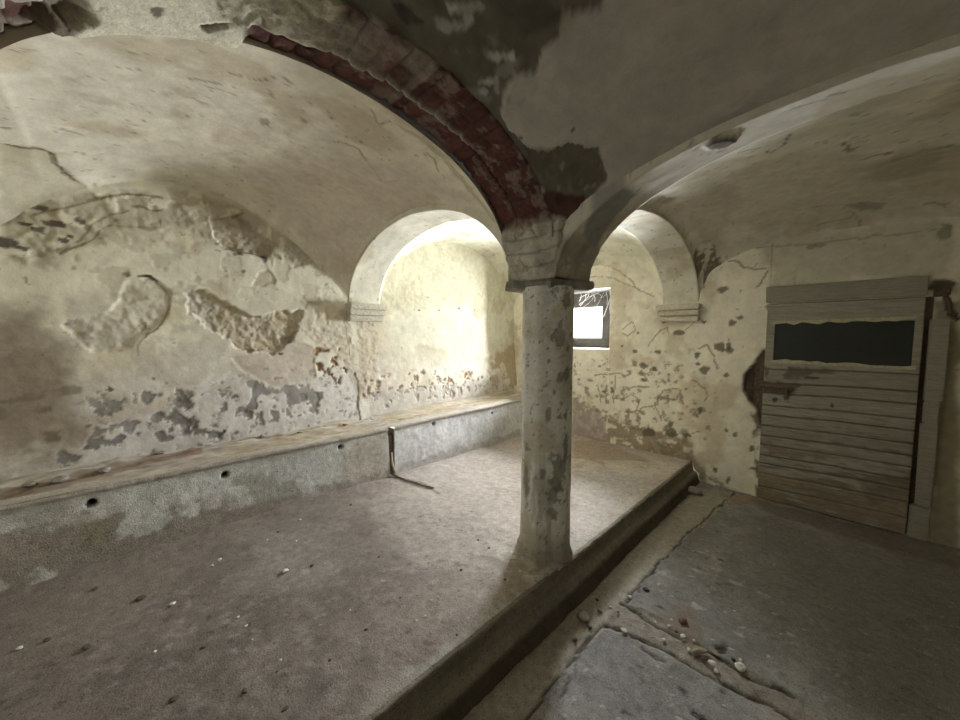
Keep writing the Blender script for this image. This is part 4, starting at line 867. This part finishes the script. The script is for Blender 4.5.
# ------------------------------------------------------------------ the pillar
pil = empty('stone_pillar', (-1.24, 1.77, PZ), 'whitewashed eight-sided stone pillar standing on the edge of the raised platform', 'pillar')
def shaft():
    na, nz = 112, 190
    th = np.linspace(0, 2 * math.pi, na, endpoint=False); zs = np.linspace(PZ - .02, 1.762, nz)
    T, Z = np.meshgrid(th, zs, indexing='ij')
    r = np.full(T.shape, 9.)
    k = 130.; acc = 0
    for i in range(8):
        d = .1365 if i % 2 else .147
        ca = np.cos(T - i * math.pi / 4); rr = np.where(ca > .2, d / np.maximum(ca, .2), 5)
        acc = acc + np.exp(-k * np.minimum(rr, 1))
    r = -np.log(acc) / k + .004
    r = r * (1 + .03 * ss(-Z, -.5, -.2)) 
    r = r + .016 * ss(-Z, -.26, -.2) * (.3 + 1.4 * fbm(np.stack([np.cos(T), np.sin(T), Z * 3], -1), 2.2, 3, 300))
    P = np.c_[(r * np.cos(T)).ravel(), (r * np.sin(T)).ravel(), Z.ravel()]
    col = plaster_base(P, 301, np.array([.56, .56, .52]), amt=.2)
    h = .008 * (fbm(P, 6, 4, 302) - .5)
    deg = (np.degrees(T.ravel()) + 180) % 360 - 180; z = P[:, 2]
    # peeled limewash: (angle, height, half-width in degrees, half-height)
    for i, (a0, z0, da, dz) in enumerate((a_, z_, b_ * .8, c_ * .75) for a_, z_, b_, c_ in [(-26, 1.49, 16, .09), (-12, 1.70, 16, .06), (-22, .76, 22, .13), (-8, .86, 9, .1), (-36, .60, 10, .07), (-39, .5, 14, .06), (-49, 1.05, 6, .05), (-24, 1.26, 9, .05), (-7, 1.27, 12, .05), (-8, 1.05, 8, .04), (-30, .66, 20, .05), (-60, .72, 6, .04), (-100, .65, 8, .2), (-50, 1.35, 4, .02), (-4, 1.42, 10, .03), (150, 1., 30, .2), (80, .7, 30, .2)]):
        da_ = (deg - a0 + 180) % 360 - 180
        d = np.sqrt((da_ / da) ** 2 + ((z - z0) / dz) ** 2) - 1 + 2.4 * (fbm(P * np.array([1, 1, .7]), 30, 4, 310 + i, .6) - .5)
        mk = (1 - ss(d, -.12, .12))
        col = col * (1 - .72 * mk[:, None]) + np.array([.20, .185, .15]) * .72 * mk[:, None]; h -= .004 * mk
    sp = ss(fbm(P * np.array([1, 1, .8]), 36, 4, 340, .6), .67, .71) * .8
    col = col * (1 - sp[:, None]) + np.array([.22, .205, .16]) * sp[:, None]; h -= .003 * sp
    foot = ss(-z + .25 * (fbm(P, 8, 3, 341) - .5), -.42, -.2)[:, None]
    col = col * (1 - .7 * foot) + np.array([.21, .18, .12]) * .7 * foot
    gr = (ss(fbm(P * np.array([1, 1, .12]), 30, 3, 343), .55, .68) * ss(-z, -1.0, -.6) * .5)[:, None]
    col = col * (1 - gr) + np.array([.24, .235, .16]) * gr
    n = np.c_[np.cos(T).ravel(), np.sin(T).ravel()]
    P[:, :2] += n * h[:, None]; P[:, 0] += -1.24; P[:, 1] += 1.77
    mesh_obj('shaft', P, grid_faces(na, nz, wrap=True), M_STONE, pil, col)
shaft()
def slab():
    # square slab, its front corner broken away
    bm = bmesh.new()
    q = .188
    pts = [(-q, -q + .03), (-q + .03, -q), (-.10, -q), (-.055, -.145), (.0, -.135), (.10, -.115), (.135, -.02), (.165, .05), (q, .09), (q, q), (-q, q)]
    rings = []
    for z, s in ((1.748, .90), (1.757, 1.0), (1.785, 1.0), (1.80, .985)):
        rings.append([bm.verts.new((-1.24 + x * s + random.uniform(-.004, .004), 1.77 + y * s + random.uniform(-.004, .004), z + random.uniform(-.003, .003))) for x, y in pts])
    n = len(pts)
    for A, B in zip(rings, rings[1:]):
        for k in range(n): bm.faces.new((A[k], A[(k + 1) % n], B[(k + 1) % n], B[k]))
    bm.faces.new(rings[0][::-1]); bm.faces.new(rings[-1])
    o = from_bm('capital_slab', bm, M_ABACUS, pil); o['label'] = 'grey capital slab with a broken front corner'
M_ABACUS = material('grey_stone_slab', (.30, .285, .235), bump=(40, .6, .008))
slab()
def springer():
    na, nz = 160, 110
    th = np.linspace(0, 2 * math.pi, na, endpoint=False); zs = np.linspace(1.795, 2.62, nz)
    T, Z = np.meshgrid(th, zs, indexing='ij')
    q = .156 + .045 * ss(Z, 1.80, 2.04) - .09 * ss(Z + .05 * (fbm(np.stack([np.cos(T), np.sin(T), Z], -1), 4, 3, 366) - .5), 2.045, 2.10)
    r = np.minimum(q / np.maximum(np.abs(np.cos(T)), .2), q / np.maximum(np.abs(np.sin(T)), .2)); r = np.minimum(r, q * 1.36)
    P = np.c_[(r * np.cos(T)).ravel() - 1.23, (r * np.sin(T)).ravel() + 1.77, Z.ravel()]
    rr = fbm(P, 13, 4, 361, .6)
    col = np.array([.46, .435, .37]) * (.5 + 1.0 * rr[:, None])
    ln = ss(np.abs(((P[:, 2] - 1.8) / .072 + .5 * (fbm(P, 5, 3, 363) - .5)) % 1 - .5), .40, .48)
    col *= 1 - .35 * ln[:, None]
    d = .045 * (rr - .5) - .008 * ln
    P[:, 0] += np.cos(T).ravel() * d; P[:, 1] += np.sin(T).ravel() * d
    mesh_obj('springer_block', P, grid_faces(na, nz, wrap=True), M_STONE, pil, col)
springer()

# ------------------------------------------------------------------ floors
def flat(name, x0, x1, y0, y1, z, res, base, marks, seed, hfun=None, far=None):
    xs = np.arange(x0, x1 + res * .5, res); ys = np.arange(y0, y1 + res * .5, res)
    X, Y = np.meshgrid(xs, ys, indexing='ij')
    P = np.c_[X.ravel(), Y.ravel(), np.full(X.size, float(z))]
    n = fbm(P, 2.2, 5, seed)[:, None]; n2 = fbm(P, 11, 4, seed + 5)[:, None]
    col = np.array(base) * (1 + .55 * (n - .5)) * (1 + .5 * (n2 - .5))
    h = .014 * (fbm(P, 2.2, 3, seed + 7) - .5) + .006 * (fbm(P, 16, 4, seed + 8) - .5)
    dk = ss(fbm(P, 27, 3, seed + 12, .6), .70, .75)[:, None] * .5; col = col * (1 - dk) + np.array([.12, .10, .085]) * dk
    lt = ss(fbm(P, 48, 3, seed + 15, .6), .775, .81)[:, None] * .6; col = col * (1 - lt) + np.array([.55, .53, .48]) * lt
    if hfun: col = hfun(P, col, h)
    apply_marks(marks, P[:, :2], col, h, seed)
    P[:, 2] += h
    o = mesh_obj(name, P, grid_faces(len(xs), len(ys)), M_FLOOR, col=col); o['kind'] = 'structure'
    return o
KX = -1.062
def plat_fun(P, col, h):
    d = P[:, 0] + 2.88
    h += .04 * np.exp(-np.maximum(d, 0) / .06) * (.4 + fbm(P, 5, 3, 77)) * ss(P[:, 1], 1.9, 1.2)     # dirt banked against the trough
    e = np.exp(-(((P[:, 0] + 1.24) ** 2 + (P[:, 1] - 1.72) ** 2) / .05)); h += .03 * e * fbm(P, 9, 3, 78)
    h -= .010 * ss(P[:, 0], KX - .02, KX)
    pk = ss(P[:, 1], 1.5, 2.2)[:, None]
    return col * (.54 + 1.0 * ss(P[:, 1] + .4 * (P[:, 0] + 2), .2, 3.0)[:, None] * np.array([1.02, 1.0, 1.0]))  # light falloff painted in: darker in front, paler towards the end wall
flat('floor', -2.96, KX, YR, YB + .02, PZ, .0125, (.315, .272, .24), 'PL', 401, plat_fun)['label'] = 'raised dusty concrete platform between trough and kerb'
flat('floor', -1.03, XR + .02, .4, YB + .03, 0, .0115, (.235, .226, .208), 'FL', 421)['label'] = 'lower cracked concrete slab floor leading to the door'
plane_struct('floor', [(-3.5, YR - .1, -.012), (1.2, YR - .1, -.012), (1.2, .42, -.012), (-3.5, .42, -.012)], material('plain_concrete', (.25, .25, .24)))
# kerb: the platform's front edge, coloured darker over its lower part
def kerb():
    ys = np.arange(YR, YB + .01, .014); zz = [(-.022, .203), (-.004, .201), (.002, .196), (.006, .16), (.012, .125), (.018, .112), (.034, .105), (.05, .09), (.058, .06), (.07, .03), (.08, .0), (.085, -.02)]
    A = np.array(zz)
    pr = []
    for k in range(len(A) - 1): pr += [A[k] * (1 - t) + A[k + 1] * t for t in (0, .34, .67)]
    A = np.array(pr + [A[-1]])
    I, Y = np.meshgrid(np.arange(len(A)), ys, indexing='ij')
    P = np.c_[KX + A[I.ravel(), 0], Y.ravel(), A[I.ravel(), 1]]
    n = fbm(P, 6, 4, 441); st = fbm(P * np.array([1, .25, 3]), 8, 4, 442)
    col = np.array([.225, .20, .155]) * (.5 + 1.0 * st[:, None])
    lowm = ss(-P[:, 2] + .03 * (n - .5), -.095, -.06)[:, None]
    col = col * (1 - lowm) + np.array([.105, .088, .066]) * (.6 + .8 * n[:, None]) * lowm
    P[:, 0] += .016 * (n - .5) + .010 * (fbm(P, 30, 3, 443) - .5)
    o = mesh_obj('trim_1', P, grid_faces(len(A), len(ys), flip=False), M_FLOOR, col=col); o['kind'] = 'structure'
    o['label'] = 'dark worn kerb along the edge of the platform'
kerb()

# ------------------------------------------------------------------ feeding trough
def trough(name, y0, y1, label, seed):
    t = empty(name, ((XL - 2.89) / 2, (y0 + y1) / 2, PZ), label, 'trough')
    ys = np.arange(y0, y1 + .004, .0095); ys[-1] = y1
    # front slab: section from inside, over the lip, down the face
    def top(y): return .655 + .012 * (y - 1.5) * (y > 1.5)
    sec = []
    nz = 52
    zs = np.linspace(PZ - .02, 1, nz)
    face = [(0.0, f) for f in np.linspace(0, 1, nz)]
    lip = [(.012, .985), (.012, 1.0)]
    I, Y = np.meshgrid(np.arange(nz + 4), ys, indexing='ij')
    f = np.r_[np.linspace(0, .93, nz), .945, .99, 1.0, 1.0]; xo = np.r_[np.zeros(nz), .012, .012, 0, -.09]
    tz = top(Y)
    Z = (PZ - .02) + f[I] * (tz - PZ + .02); X = -2.89 + xo[I] + .03 * (1 - f[I]) * (seed == 501)
    P = np.c_[X.ravel(), Y.ravel(), Z.ravel()]
    n = fbm(P, 2.6, 5, seed); n2 = fbm(P, 12, 4, seed + 1)
    base = np.array([.60, .61, .585]) if seed == 501 else np.array([.74, .75, .76])  # far section painted paler for the stronger window light there
    col = base * (1 + .5 * (n[:, None] - .5)) * (1 + .35 * (n2[:, None] - .5))
    lm = ss(fbm(P, 7, 5, seed + 2, .6), .56, .62)[:, None] * .55 * (seed == 501); col = col * (1 - lm) + np.array([.63, .635, .61]) * lm
    lipm = (ss(f[I].ravel(), .935, .95))[:, None]; col = col * (1 - .7 * lipm) + np.array([.36, .30, .23]) * .7 * lipm
    h = .016 * (fbm(P, 3, 3, seed + 3) - .5) + .005 * (fbm(P, 18, 4, seed + 4) - .5)
    h += lipm[:, 0] * .02 * (fbm(P, 9, 4, seed + 5) - .5)
    apply_marks('TF', P[:, 1:], col, h, seed)
    for hy, hz, hr in ((-.165, .568, .024), (.445, .557, .023), (1.23, .574, .021), (2.193, .596, .020), (3.04, .578, .016)):
        d = np.hypot(P[:, 1] - hy, P[:, 2] - hz); mk = 1 - ss(d, hr * .75, hr * 1.05)
        h -= .05 * mk; col = col * (1 - mk[:, None]) + np.array([.03, .028, .025]) * mk[:, None]
    P[:, 0] += h
    mesh_obj('front_slab', P, grid_faces(len(f), len(ys)), M_FLOOR, t, col)
    # dirt and broken mortar filling the trough up to the wall
    xs = np.linspace(XL - .03, -2.885, 46)
    yf = np.r_[ys[::2], y1 + .03, y1 + .064] if seed == 501 else ys[::2]
    X, Y = np.meshgrid(xs, yf, indexing='ij')
    tz = top(Y) - .012 + .012 * ss(X, -3.0, -2.92)
    P = np.c_[X.ravel(), Y.ravel(), tz.ravel()]
    st = fbm(P * np.array([3, .5, 1]), 6, 4, seed + 10)
    col = np.array([.42, .375, .325]) * (.6 + .8 * st[:, None]) * (.75 + .5 * fbm(P, 14, 4, seed + 11)[:, None])
    h = .075 * (fbm(P * np.array([1.6, .5, 1]), 7, 4, seed + 12, .6) - .5) * ss(-P[:, 0], 2.885, 2.96)
    h += .03 * ss(-P[:, 0], 3.15, 3.4) * (fbm(P, 3, 3, seed + 13))
    apply_marks('TT', P[:, :2], col, h, seed)
    P[:, 2] += h
    mesh_obj('dirt_fill', P, grid_faces(len(xs), len(yf)), M_PLASTER, t, col)['label'] = 'brown dirt and crumbled mortar filling the trough'
    # slab ends
    for y in (y0 + .002, y1 - .002) if seed == 521 else (y1 - .002,):
        bm = bmesh.new(); bm.faces.new([bm.verts.new(p) for p in ((-2.89, y, PZ - .02), (-2.885, y, .63), (XL, y, .63), (XL, y, PZ - .02))])
        from_bm('end_face', bm, M_ENDF, t)
    return t
M_ENDF = material('raw_concrete_end', (.30, .27, .23))
trough('feeding_trough', YR, 1.672, 'long grey concrete trough along the left wall nearer the viewer', 501)
trough('feeding_trough', 1.735, YB - .005, 'brightly lit concrete trough section beyond the dark gap towards the end wall', 521)
boxes('iron_post', M_IRON, None, (-2.965, -2.905, 1.678, 1.729, PZ - .005, .575), bev=.005, jit=.003)
tag(bpy.data.objects['iron_post'], 'dark rusty upright bar in the gap between the two trough sections', 'post')

# ------------------------------------------------------------------ window
w = empty('window_1', (-2.5, YB + .40, WZ0), 'small deep-set window in the end wall, its pane glaring white', 'window', kind='structure')
y0, y1 = YB + .36, YB + .43
gx0, gx1, gz0, gz1 = -2.74, -2.27, 1.455, 1.85
boxes('wood_frame', M_DARKWOOD, w, (WX0 - .02, WX1 + .02, y0, y1, WZ0 - .02, gz0 - .0), (WX0 - .02, WX1 + .02, y0, y1, gz1 + .0, WZ1 + .02), (WX0 - .02, gx0, y0, y1, gz0 - .01, gz1 + .01), (gx1, WX1 + .02, y0, y1, gz0 - .01, gz1 + .01), bev=.003)
sash = boxes('window_sash', M_WHITEPAINT, w, (gx0 - .005, gx1 + .005, y0 - .012, y1 - .02, gz0 - .022, gz0 + .004), (gx0 - .005, gx1 + .005, y0 - .006, y1 - .02, gz1 - .004, gz1 + .012), bev=.003)
boxes('window_pane', M_PANE, sash, (gx0 - .01, gx1 + .01, y0 + .04, y0 + .045, gz0 - .01, gz1 + .01), bev=0)
boxes('window_sill', M_WHITEPAINT, w, (WX0 + .003, WX1 - .003, YB + .03, y0 - .004, WZ0 - .012, WZ0 + .010), bev=.003)
# cobwebs hanging across the recess
def cobweb():
    bm = bmesh.new()
    for k in range(16):
        a = Vector((random.uniform(-2.45, -2.02), YB + random.uniform(.05, .3), 2.04)); b = Vector((a.x + random.uniform(-.18, .12), a.y + random.uniform(-.05, .05), random.uniform(1.84, 1.97)))
        sag = random.uniform(.0, .06)
        pts = [a.lerp(b, t) + Vector((sag * math.sin(t * math.pi), 0, 0)) for t in (0, .25, .5, .75, 1)]
        tube(bm, pts, random.uniform(.0015, .0035), 4)
    for a, b in (((-2.0, YB + .02, 1.92), (-2.22, YB + .3, 1.72)), ((-2.02, YB + .05, 2.03), (-2.1, YB + .25, 1.85))):
        A, B = Vector(a), Vector(b); tube(bm, [A.lerp(B, t) for t in (0, .5, 1)], .006, 5)
    return from_bm('cobweb', bm, M_WEB)
tag(cobweb(), 'tangled white cobwebs hanging in the top of the window recess', 'cobweb', kind='stuff')
def strand():
    bm = bmesh.new()
    pts = [(-1.955, YB + .01, 2.20), (-1.955, YB - .02, 2.15), (-1.965, YB - .06, 2.06), (-1.95, YB - .065, 1.92), (-1.965, YB - .065, 1.80), (-1.95, YB - .06, 1.70), (-1.90, YB - .06, 1.60)]
    tube(bm, pts, .006, 6); return from_bm('string', bm, M_WEB, smooth=True)
tag(strand(), 'thin pale string hanging down the wall beside the window', 'string')

# ------------------------------------------------------------------ door
d = empty('door_1', (-.075, YB - .02, 0), 'old grey plank door with a dark window strip in the end wall', 'door', kind='structure')
GX0, GX1, GZ0, GZ1 = -.465, .325, 1.262, 1.598
def leaf():
    xs = np.unique(np.round(np.r_[np.arange(-.522, .366, .008), .366, GX0, GX1], 4)); zs = np.unique(np.round(np.r_[np.arange(.012, 1.762, .0065), GZ0, GZ1], 4))
    X, Z = np.meshgrid(xs, zs, indexing='ij')
    P = np.c_[X.ravel(), np.full(X.size, YB - .022), Z.ravel()]
    x, z = P[:, 0], P[:, 2]
    col = np.array([.325, .305, .255]) * np.ones((len(P), 1))
    g = fbm(P * np.array([1.2, 1, 18]), 4, 4, 601, .6); g2 = fbm(P * np.array([3, 1, 40]), 4, 3, 602)
    col = col * (.72 + .56 * g[:, None]) * (.85 + .3 * g2[:, None])
    h = .003 * (g - .5) + .002 * (g2 - .5)
    edges = [1.20, 1.075, .985, .875, .79, .69, .60, .515, .42, .345, .25, .13]
    zz = z + .010 * (fbm(P * np.array([1, 1, 0]), 2.5, 2, 603) - .5) - .018 * (x + .08)
    for i, e in enumerate(edges):
        wd = .004 + .004 * _hash(np.array([i]), np.array([3]), np.array([1]), 9)[0]
        mk = (1 - ss(np.abs(zz - e), wd * .5, wd * .5 + .005)) * (x > -.60)
        h -= .009 * mk; col = col * (1 - .75 * mk[:, None]) + np.array([.07, .055, .04]) * .75 * mk[:, None]
        if i < len(edges) - 1:
            b = ((zz < e) & (zz > edges[i + 1])).astype(float)
            v = _hash(np.array([i]), np.array([7]), np.array([2]), 3)[0]
            h += b * (.006 * (v - .5)); col = col * (1 + (b * .3 * (v - .5))[:, None])
    bare = ss(g, .56, .66) * ss(-z, -1.25, -.7) * .65 + ss(fbm(P * np.array([1.2, 1, 9]), 3, 4, 607, .6), .57, .65) * ss(-z, -.62, -.35) * .7
    bare = np.clip(bare, 0, .8)[:, None]
    col = col * (1 - bare) + np.array([.16, .125, .085]) * bare
    apply_marks('DO', P[:, [0, 2]], col, h, 7)
    P[:, 1] -= h
    xc, zc = (xs[1:] + xs[:-1]) / 2, (zs[1:] + zs[:-1]) / 2
    XC, ZC = np.meshgrid(xc, zc, indexing='ij')
    wob = .020 * (fbm(np.c_[XC.ravel() * 3, ZC.ravel() * 0, XC.ravel() * 0], 3, 3, 611) - .5).reshape(XC.shape)
    keep = ~((XC > GX0) & (XC < GX1) & (ZC > GZ0) & (ZC < GZ1))
    o = mesh_obj('door_leaf', P, grid_faces(len(xs), len(zs), keep), M_WOOD, d, col)
    so = o.modifiers.new('thickness', 'SOLIDIFY'); so.thickness = .035; so.offset = -1
    return o
door_leaf = leaf()
boxes('door_pane', M_DOORPANE, door_leaf, (GX0 - .015, GX1 + .015, YB - .006, YB - .001, GZ0 - .015, GZ1 + .015), bev=0)
M_DGREY = material('grey_paint', (.31, .29, .24), n1=(10, .22), n2=(60, .2), bump=(30, .4, .004), grain=(1.2, 8, 14))
bm = bmesh.new()
def strip(pts, y0, y1):
    A = [bm.verts.new((x, y0, z)) for x, z in pts]; B = [bm.verts.new((x, y1, z)) for x, z in pts]; n = len(pts)
    bm.faces.new(A); bm.faces.new(B[::-1])
    for k in range(n): bm.faces.new((A[k], B[k], B[(k + 1) % n], A[(k + 1) % n]))
random.seed(9)
# ragged putty and trim around the pane
def ragged(x0, z0, x1, z1, thick, up, n=16):
    a = [(x0 + (x1 - x0) * k / n, z0 + (z1 - z0) * k / n) for k in range(n + 1)]
    b = [(p[0], p[1] + up * (thick * random.uniform(.45, 1.25))) for p in a]
    return a + b[::-1]
strip(ragged(GX0 - .03, GZ1 + .012, GX1 + .015, GZ1 + .030, .032, -1), YB - .03, YB - .008)
strip(ragged(GX0 - .022, GZ0 - .012, GX1 + .02, GZ0 - .020, .028, 1), YB - .034, YB - .008)
from_bm('pane_trim', bm, material('cream_trim', (.47, .43, .31)), door_leaf)
boxes('door_head', M_DGREY, d, (-.535, .372, YB - .032, YB + .02, 1.772, 1.912), bev=.005, jit=.003)
bm = bmesh.new()
for a, b, z0, z1 in ((.396, .478, 1.02, 1.60), (.397, .468, .86, 1.018), (.394, .472, .25, .857), (.374, .470, .005, .247)):
    box(bm, a, b, YB - .035, YB + .02, z0, z1, bev=.006, jit=.005)
from_bm('door_post', bm, M_DGREY, d)['label'] = 'pieced upright post right of the door leaf'
boxes('door_backing', M_IRON, d, (DX0 - .08, DX1 + .08, YB + .028, YB + .05, -.06, DZ1 + .08), bev=0)  # dark sheet added behind the door, blackens the gap and seals out light
boxes('latch', M_IRON, door_leaf, (-.545, -.33, YB - .05, YB - .022, 1.015, 1.045), (-.372, -.350, YB - .055, YB - .022, .965, 1.03), bev=.004)
bm = bmesh.new(); box(bm, .395, .47, YB - .05, YB, 1.76, 1.83, bev=.008, jit=.008); tube(bm, [(.44, YB - .04, 1.78), (.465, YB - .045, 1.72), (.475, YB - .04, 1.64)], [.012, .012, .008])
tag(from_bm('iron_bracket', bm, M_IRON), 'dark rusted iron bracket on the wall at the top right of the door', 'bracket')

# ------------------------------------------------------------------ loose things
def chain():
    bm = bmesh.new()
    path = [Vector(p) for p in ((-2.86, 1.70, .222), (-2.80, 1.712, .212), (-2.70, 1.722, .210), (-2.60, 1.75, .210), (-2.50, 1.765, .209), (-2.40, 1.80, .209))]
    n = 22
    for k in range(n):
        t = k / (n - 1) * (len(path) - 1); i = min(int(t), len(path) - 2); p = path[i].lerp(path[i + 1], t - i); tg = (path[i + 1] - path[i]).normalized()
        up = Vector((0, 0, 1)) if k % 2 else tg.cross(Vector((0, 0, 1))).normalized()
        s = tg.cross(up).normalized()
        ring = [p + tg * math.cos(q) * .017 + s * math.sin(q) * .009 for q in [2 * math.pi * j / 12 for j in range(12)]]
        vs = []
        for j in range(12):
            a = (ring[(j + 1) % 12] - ring[j - 1]).normalized(); b1 = up; b2 = a.cross(b1).normalized()
            vs.append([bm.verts.new(ring[j] + (b1 * math.cos(q) + b2 * math.sin(q)) * .0032) for q in [2 * math.pi * l / 6 for l in range(6)]])
        for j in range(12):
            A, B = vs[j], vs[(j + 1) % 12]
            for l in range(6): bm.faces.new((A[l], A[(l + 1) % 6], B[(l + 1) % 6], B[l]))
    return from_bm('chain', bm, M_IRON, smooth=True)
tag(chain(), 'rusty chain lying on the platform below the gap in the trough', 'chain')
bm = bmesh.new(); tube(bm, [(-2.885, 1.705, .42), (-2.87, 1.70, .34), (-2.862, 1.71, .27), (-2.835, 1.72, .225)], [.006, .009, .008, .006], 6)
tag(from_bm('rope_end', bm, material('pale_frayed_rope', (.50, .44, .34)), smooth=True), 'pale frayed rope end hanging from the trough gap', 'rope')

def lump(name, x, y, z, s, mat, flat_=.45, seed=0, rz=0, long=1.0):
    rnd = random.Random(seed); bm = bmesh.new()
    bmesh.ops.create_icosphere(bm, subdivisions=2, radius=1)
    ax = [Vector((rnd.uniform(-1, 1), rnd.uniform(-1, 1), rnd.uniform(-1, 1))).normalized() for _ in range(9)]
    ds = [rnd.uniform(.55, .85) for _ in ax]
    for v in bm.verts:
        for a, dd in zip(ax, ds):
            e = v.co.dot(a) - dd
            if e > 0: v.co -= a * e
    for v in bm.verts: v.co = Vector((v.co.x * s * .6 * long, v.co.y * s * .6, v.co.z * s * flat_ * .8))
    lo = min(v.co.z for v in bm.verts)
    for v in bm.verts: v.co.z -= lo
    o = from_bm(name, bm, mat); o.location = (x, y, z - .002); o.rotation_euler.z = rz
    return o
KIND = {'w': ('lime_fragment', M_CHIPW, 'plaster'), 'd': ('dirt_clod', M_CHIPD, 'clod'), 'g': ('mortar_lump', M_CHIPG, 'rubble'), 't': ('wood_splinter', M_CHIPT, 'splinter'), 'r': ('brick_shard', M_CHIPR, 'brick')}
LBL = {('w', PZ): 'small white chip of plaster lying on the raised platform', ('w', 0): 'small white chip of plaster lying on the lower slab floor',
       ('d', PZ): 'small dark clod of dirt on the raised platform', ('d', 0): 'small dark clod of dirt on the lower slab floor'}
GRP = {('w', PZ): 'white chips on the platform', ('w', 0): 'white chips on the lower floor', ('d', PZ): 'dark clods on the platform', ('d', 0): 'dark clods on the lower floor'}
for i, (x, y, z, s, k, own) in enumerate(BITS):
    nm, mt, ct = KIND[k]
    o = lump(nm, x, y, z, s, mt, .35 if k in 'wd' else .45 if z > .5 else .3, 700 + i, i * 1.7, 2.2 if k == 't' else 1.25)
    if own: tag(o, own, ct)
    elif (k, z) in LBL: tag(o, LBL[k, z], ct, GRP[k, z])
    else: tag(o, 'rough grey lump of mortar lying in the dirt on top of the trough', ct, 'mortar lumps on the trough')

# ------------------------------------------------------------------ light, camera
wd = bpy.data.worlds.new('overcast_sky'); scene.world = wd; wd.use_nodes = True
bg = wd.node_tree.nodes['Background']; bg.inputs[0].default_value = (.86, .93, 1, 1); bg.inputs[1].default_value = 4
def area(name, loc, rot, sx, sy, power, colr):
    L = bpy.data.lights.new(name, 'AREA'); L.shape = 'RECTANGLE'; L.size = sx; L.size_y = sy; L.energy = power; L.color = colr
    o = bpy.data.objects.new(name, L); o.location = loc; o.rotation_euler = rot; COL.objects.link(o); return o
area('window_daylight', ((gx0 + gx1) / 2 - .12, YB + 1.0, (gz0 + gz1) / 2 + .06), (math.radians(-90), 0, 0), 1.0, 1.1, 1100, (.93, .97, 1))
area('rear_fill', (-1.95, YR + .03, 1.55), (math.radians(90), 0, 0), .6, .6, 1.9, (.95, .97, 1))  # added fill lamp out of view, no daylight enters here

cam = bpy.data.cameras.new('camera'); co = bpy.data.objects.new('camera', cam); COL.objects.link(co)
F_PX = 363.0
cam.sensor_width = 36; cam.lens = 36 * F_PX / 960; cam.clip_start = .02
co.location = (0, 0, 1.5)
co.rotation_euler = (math.radians(90 - 4.0968), 0, math.radians(45.4739))
scene.camera = co
scene.view_settings.view_transform = 'Standard'; scene.view_settings.look = 'None'
scene.view_settings.gamma = 1; scene.view_settings.use_curve_mapping = False
scene.view_settings.exposure = .52
scene.cycles.use_denoising = True
scene.cycles.max_bounces = 12; scene.cycles.diffuse_bounces = 8
scene.cycles.sample_clamp_indirect = 6
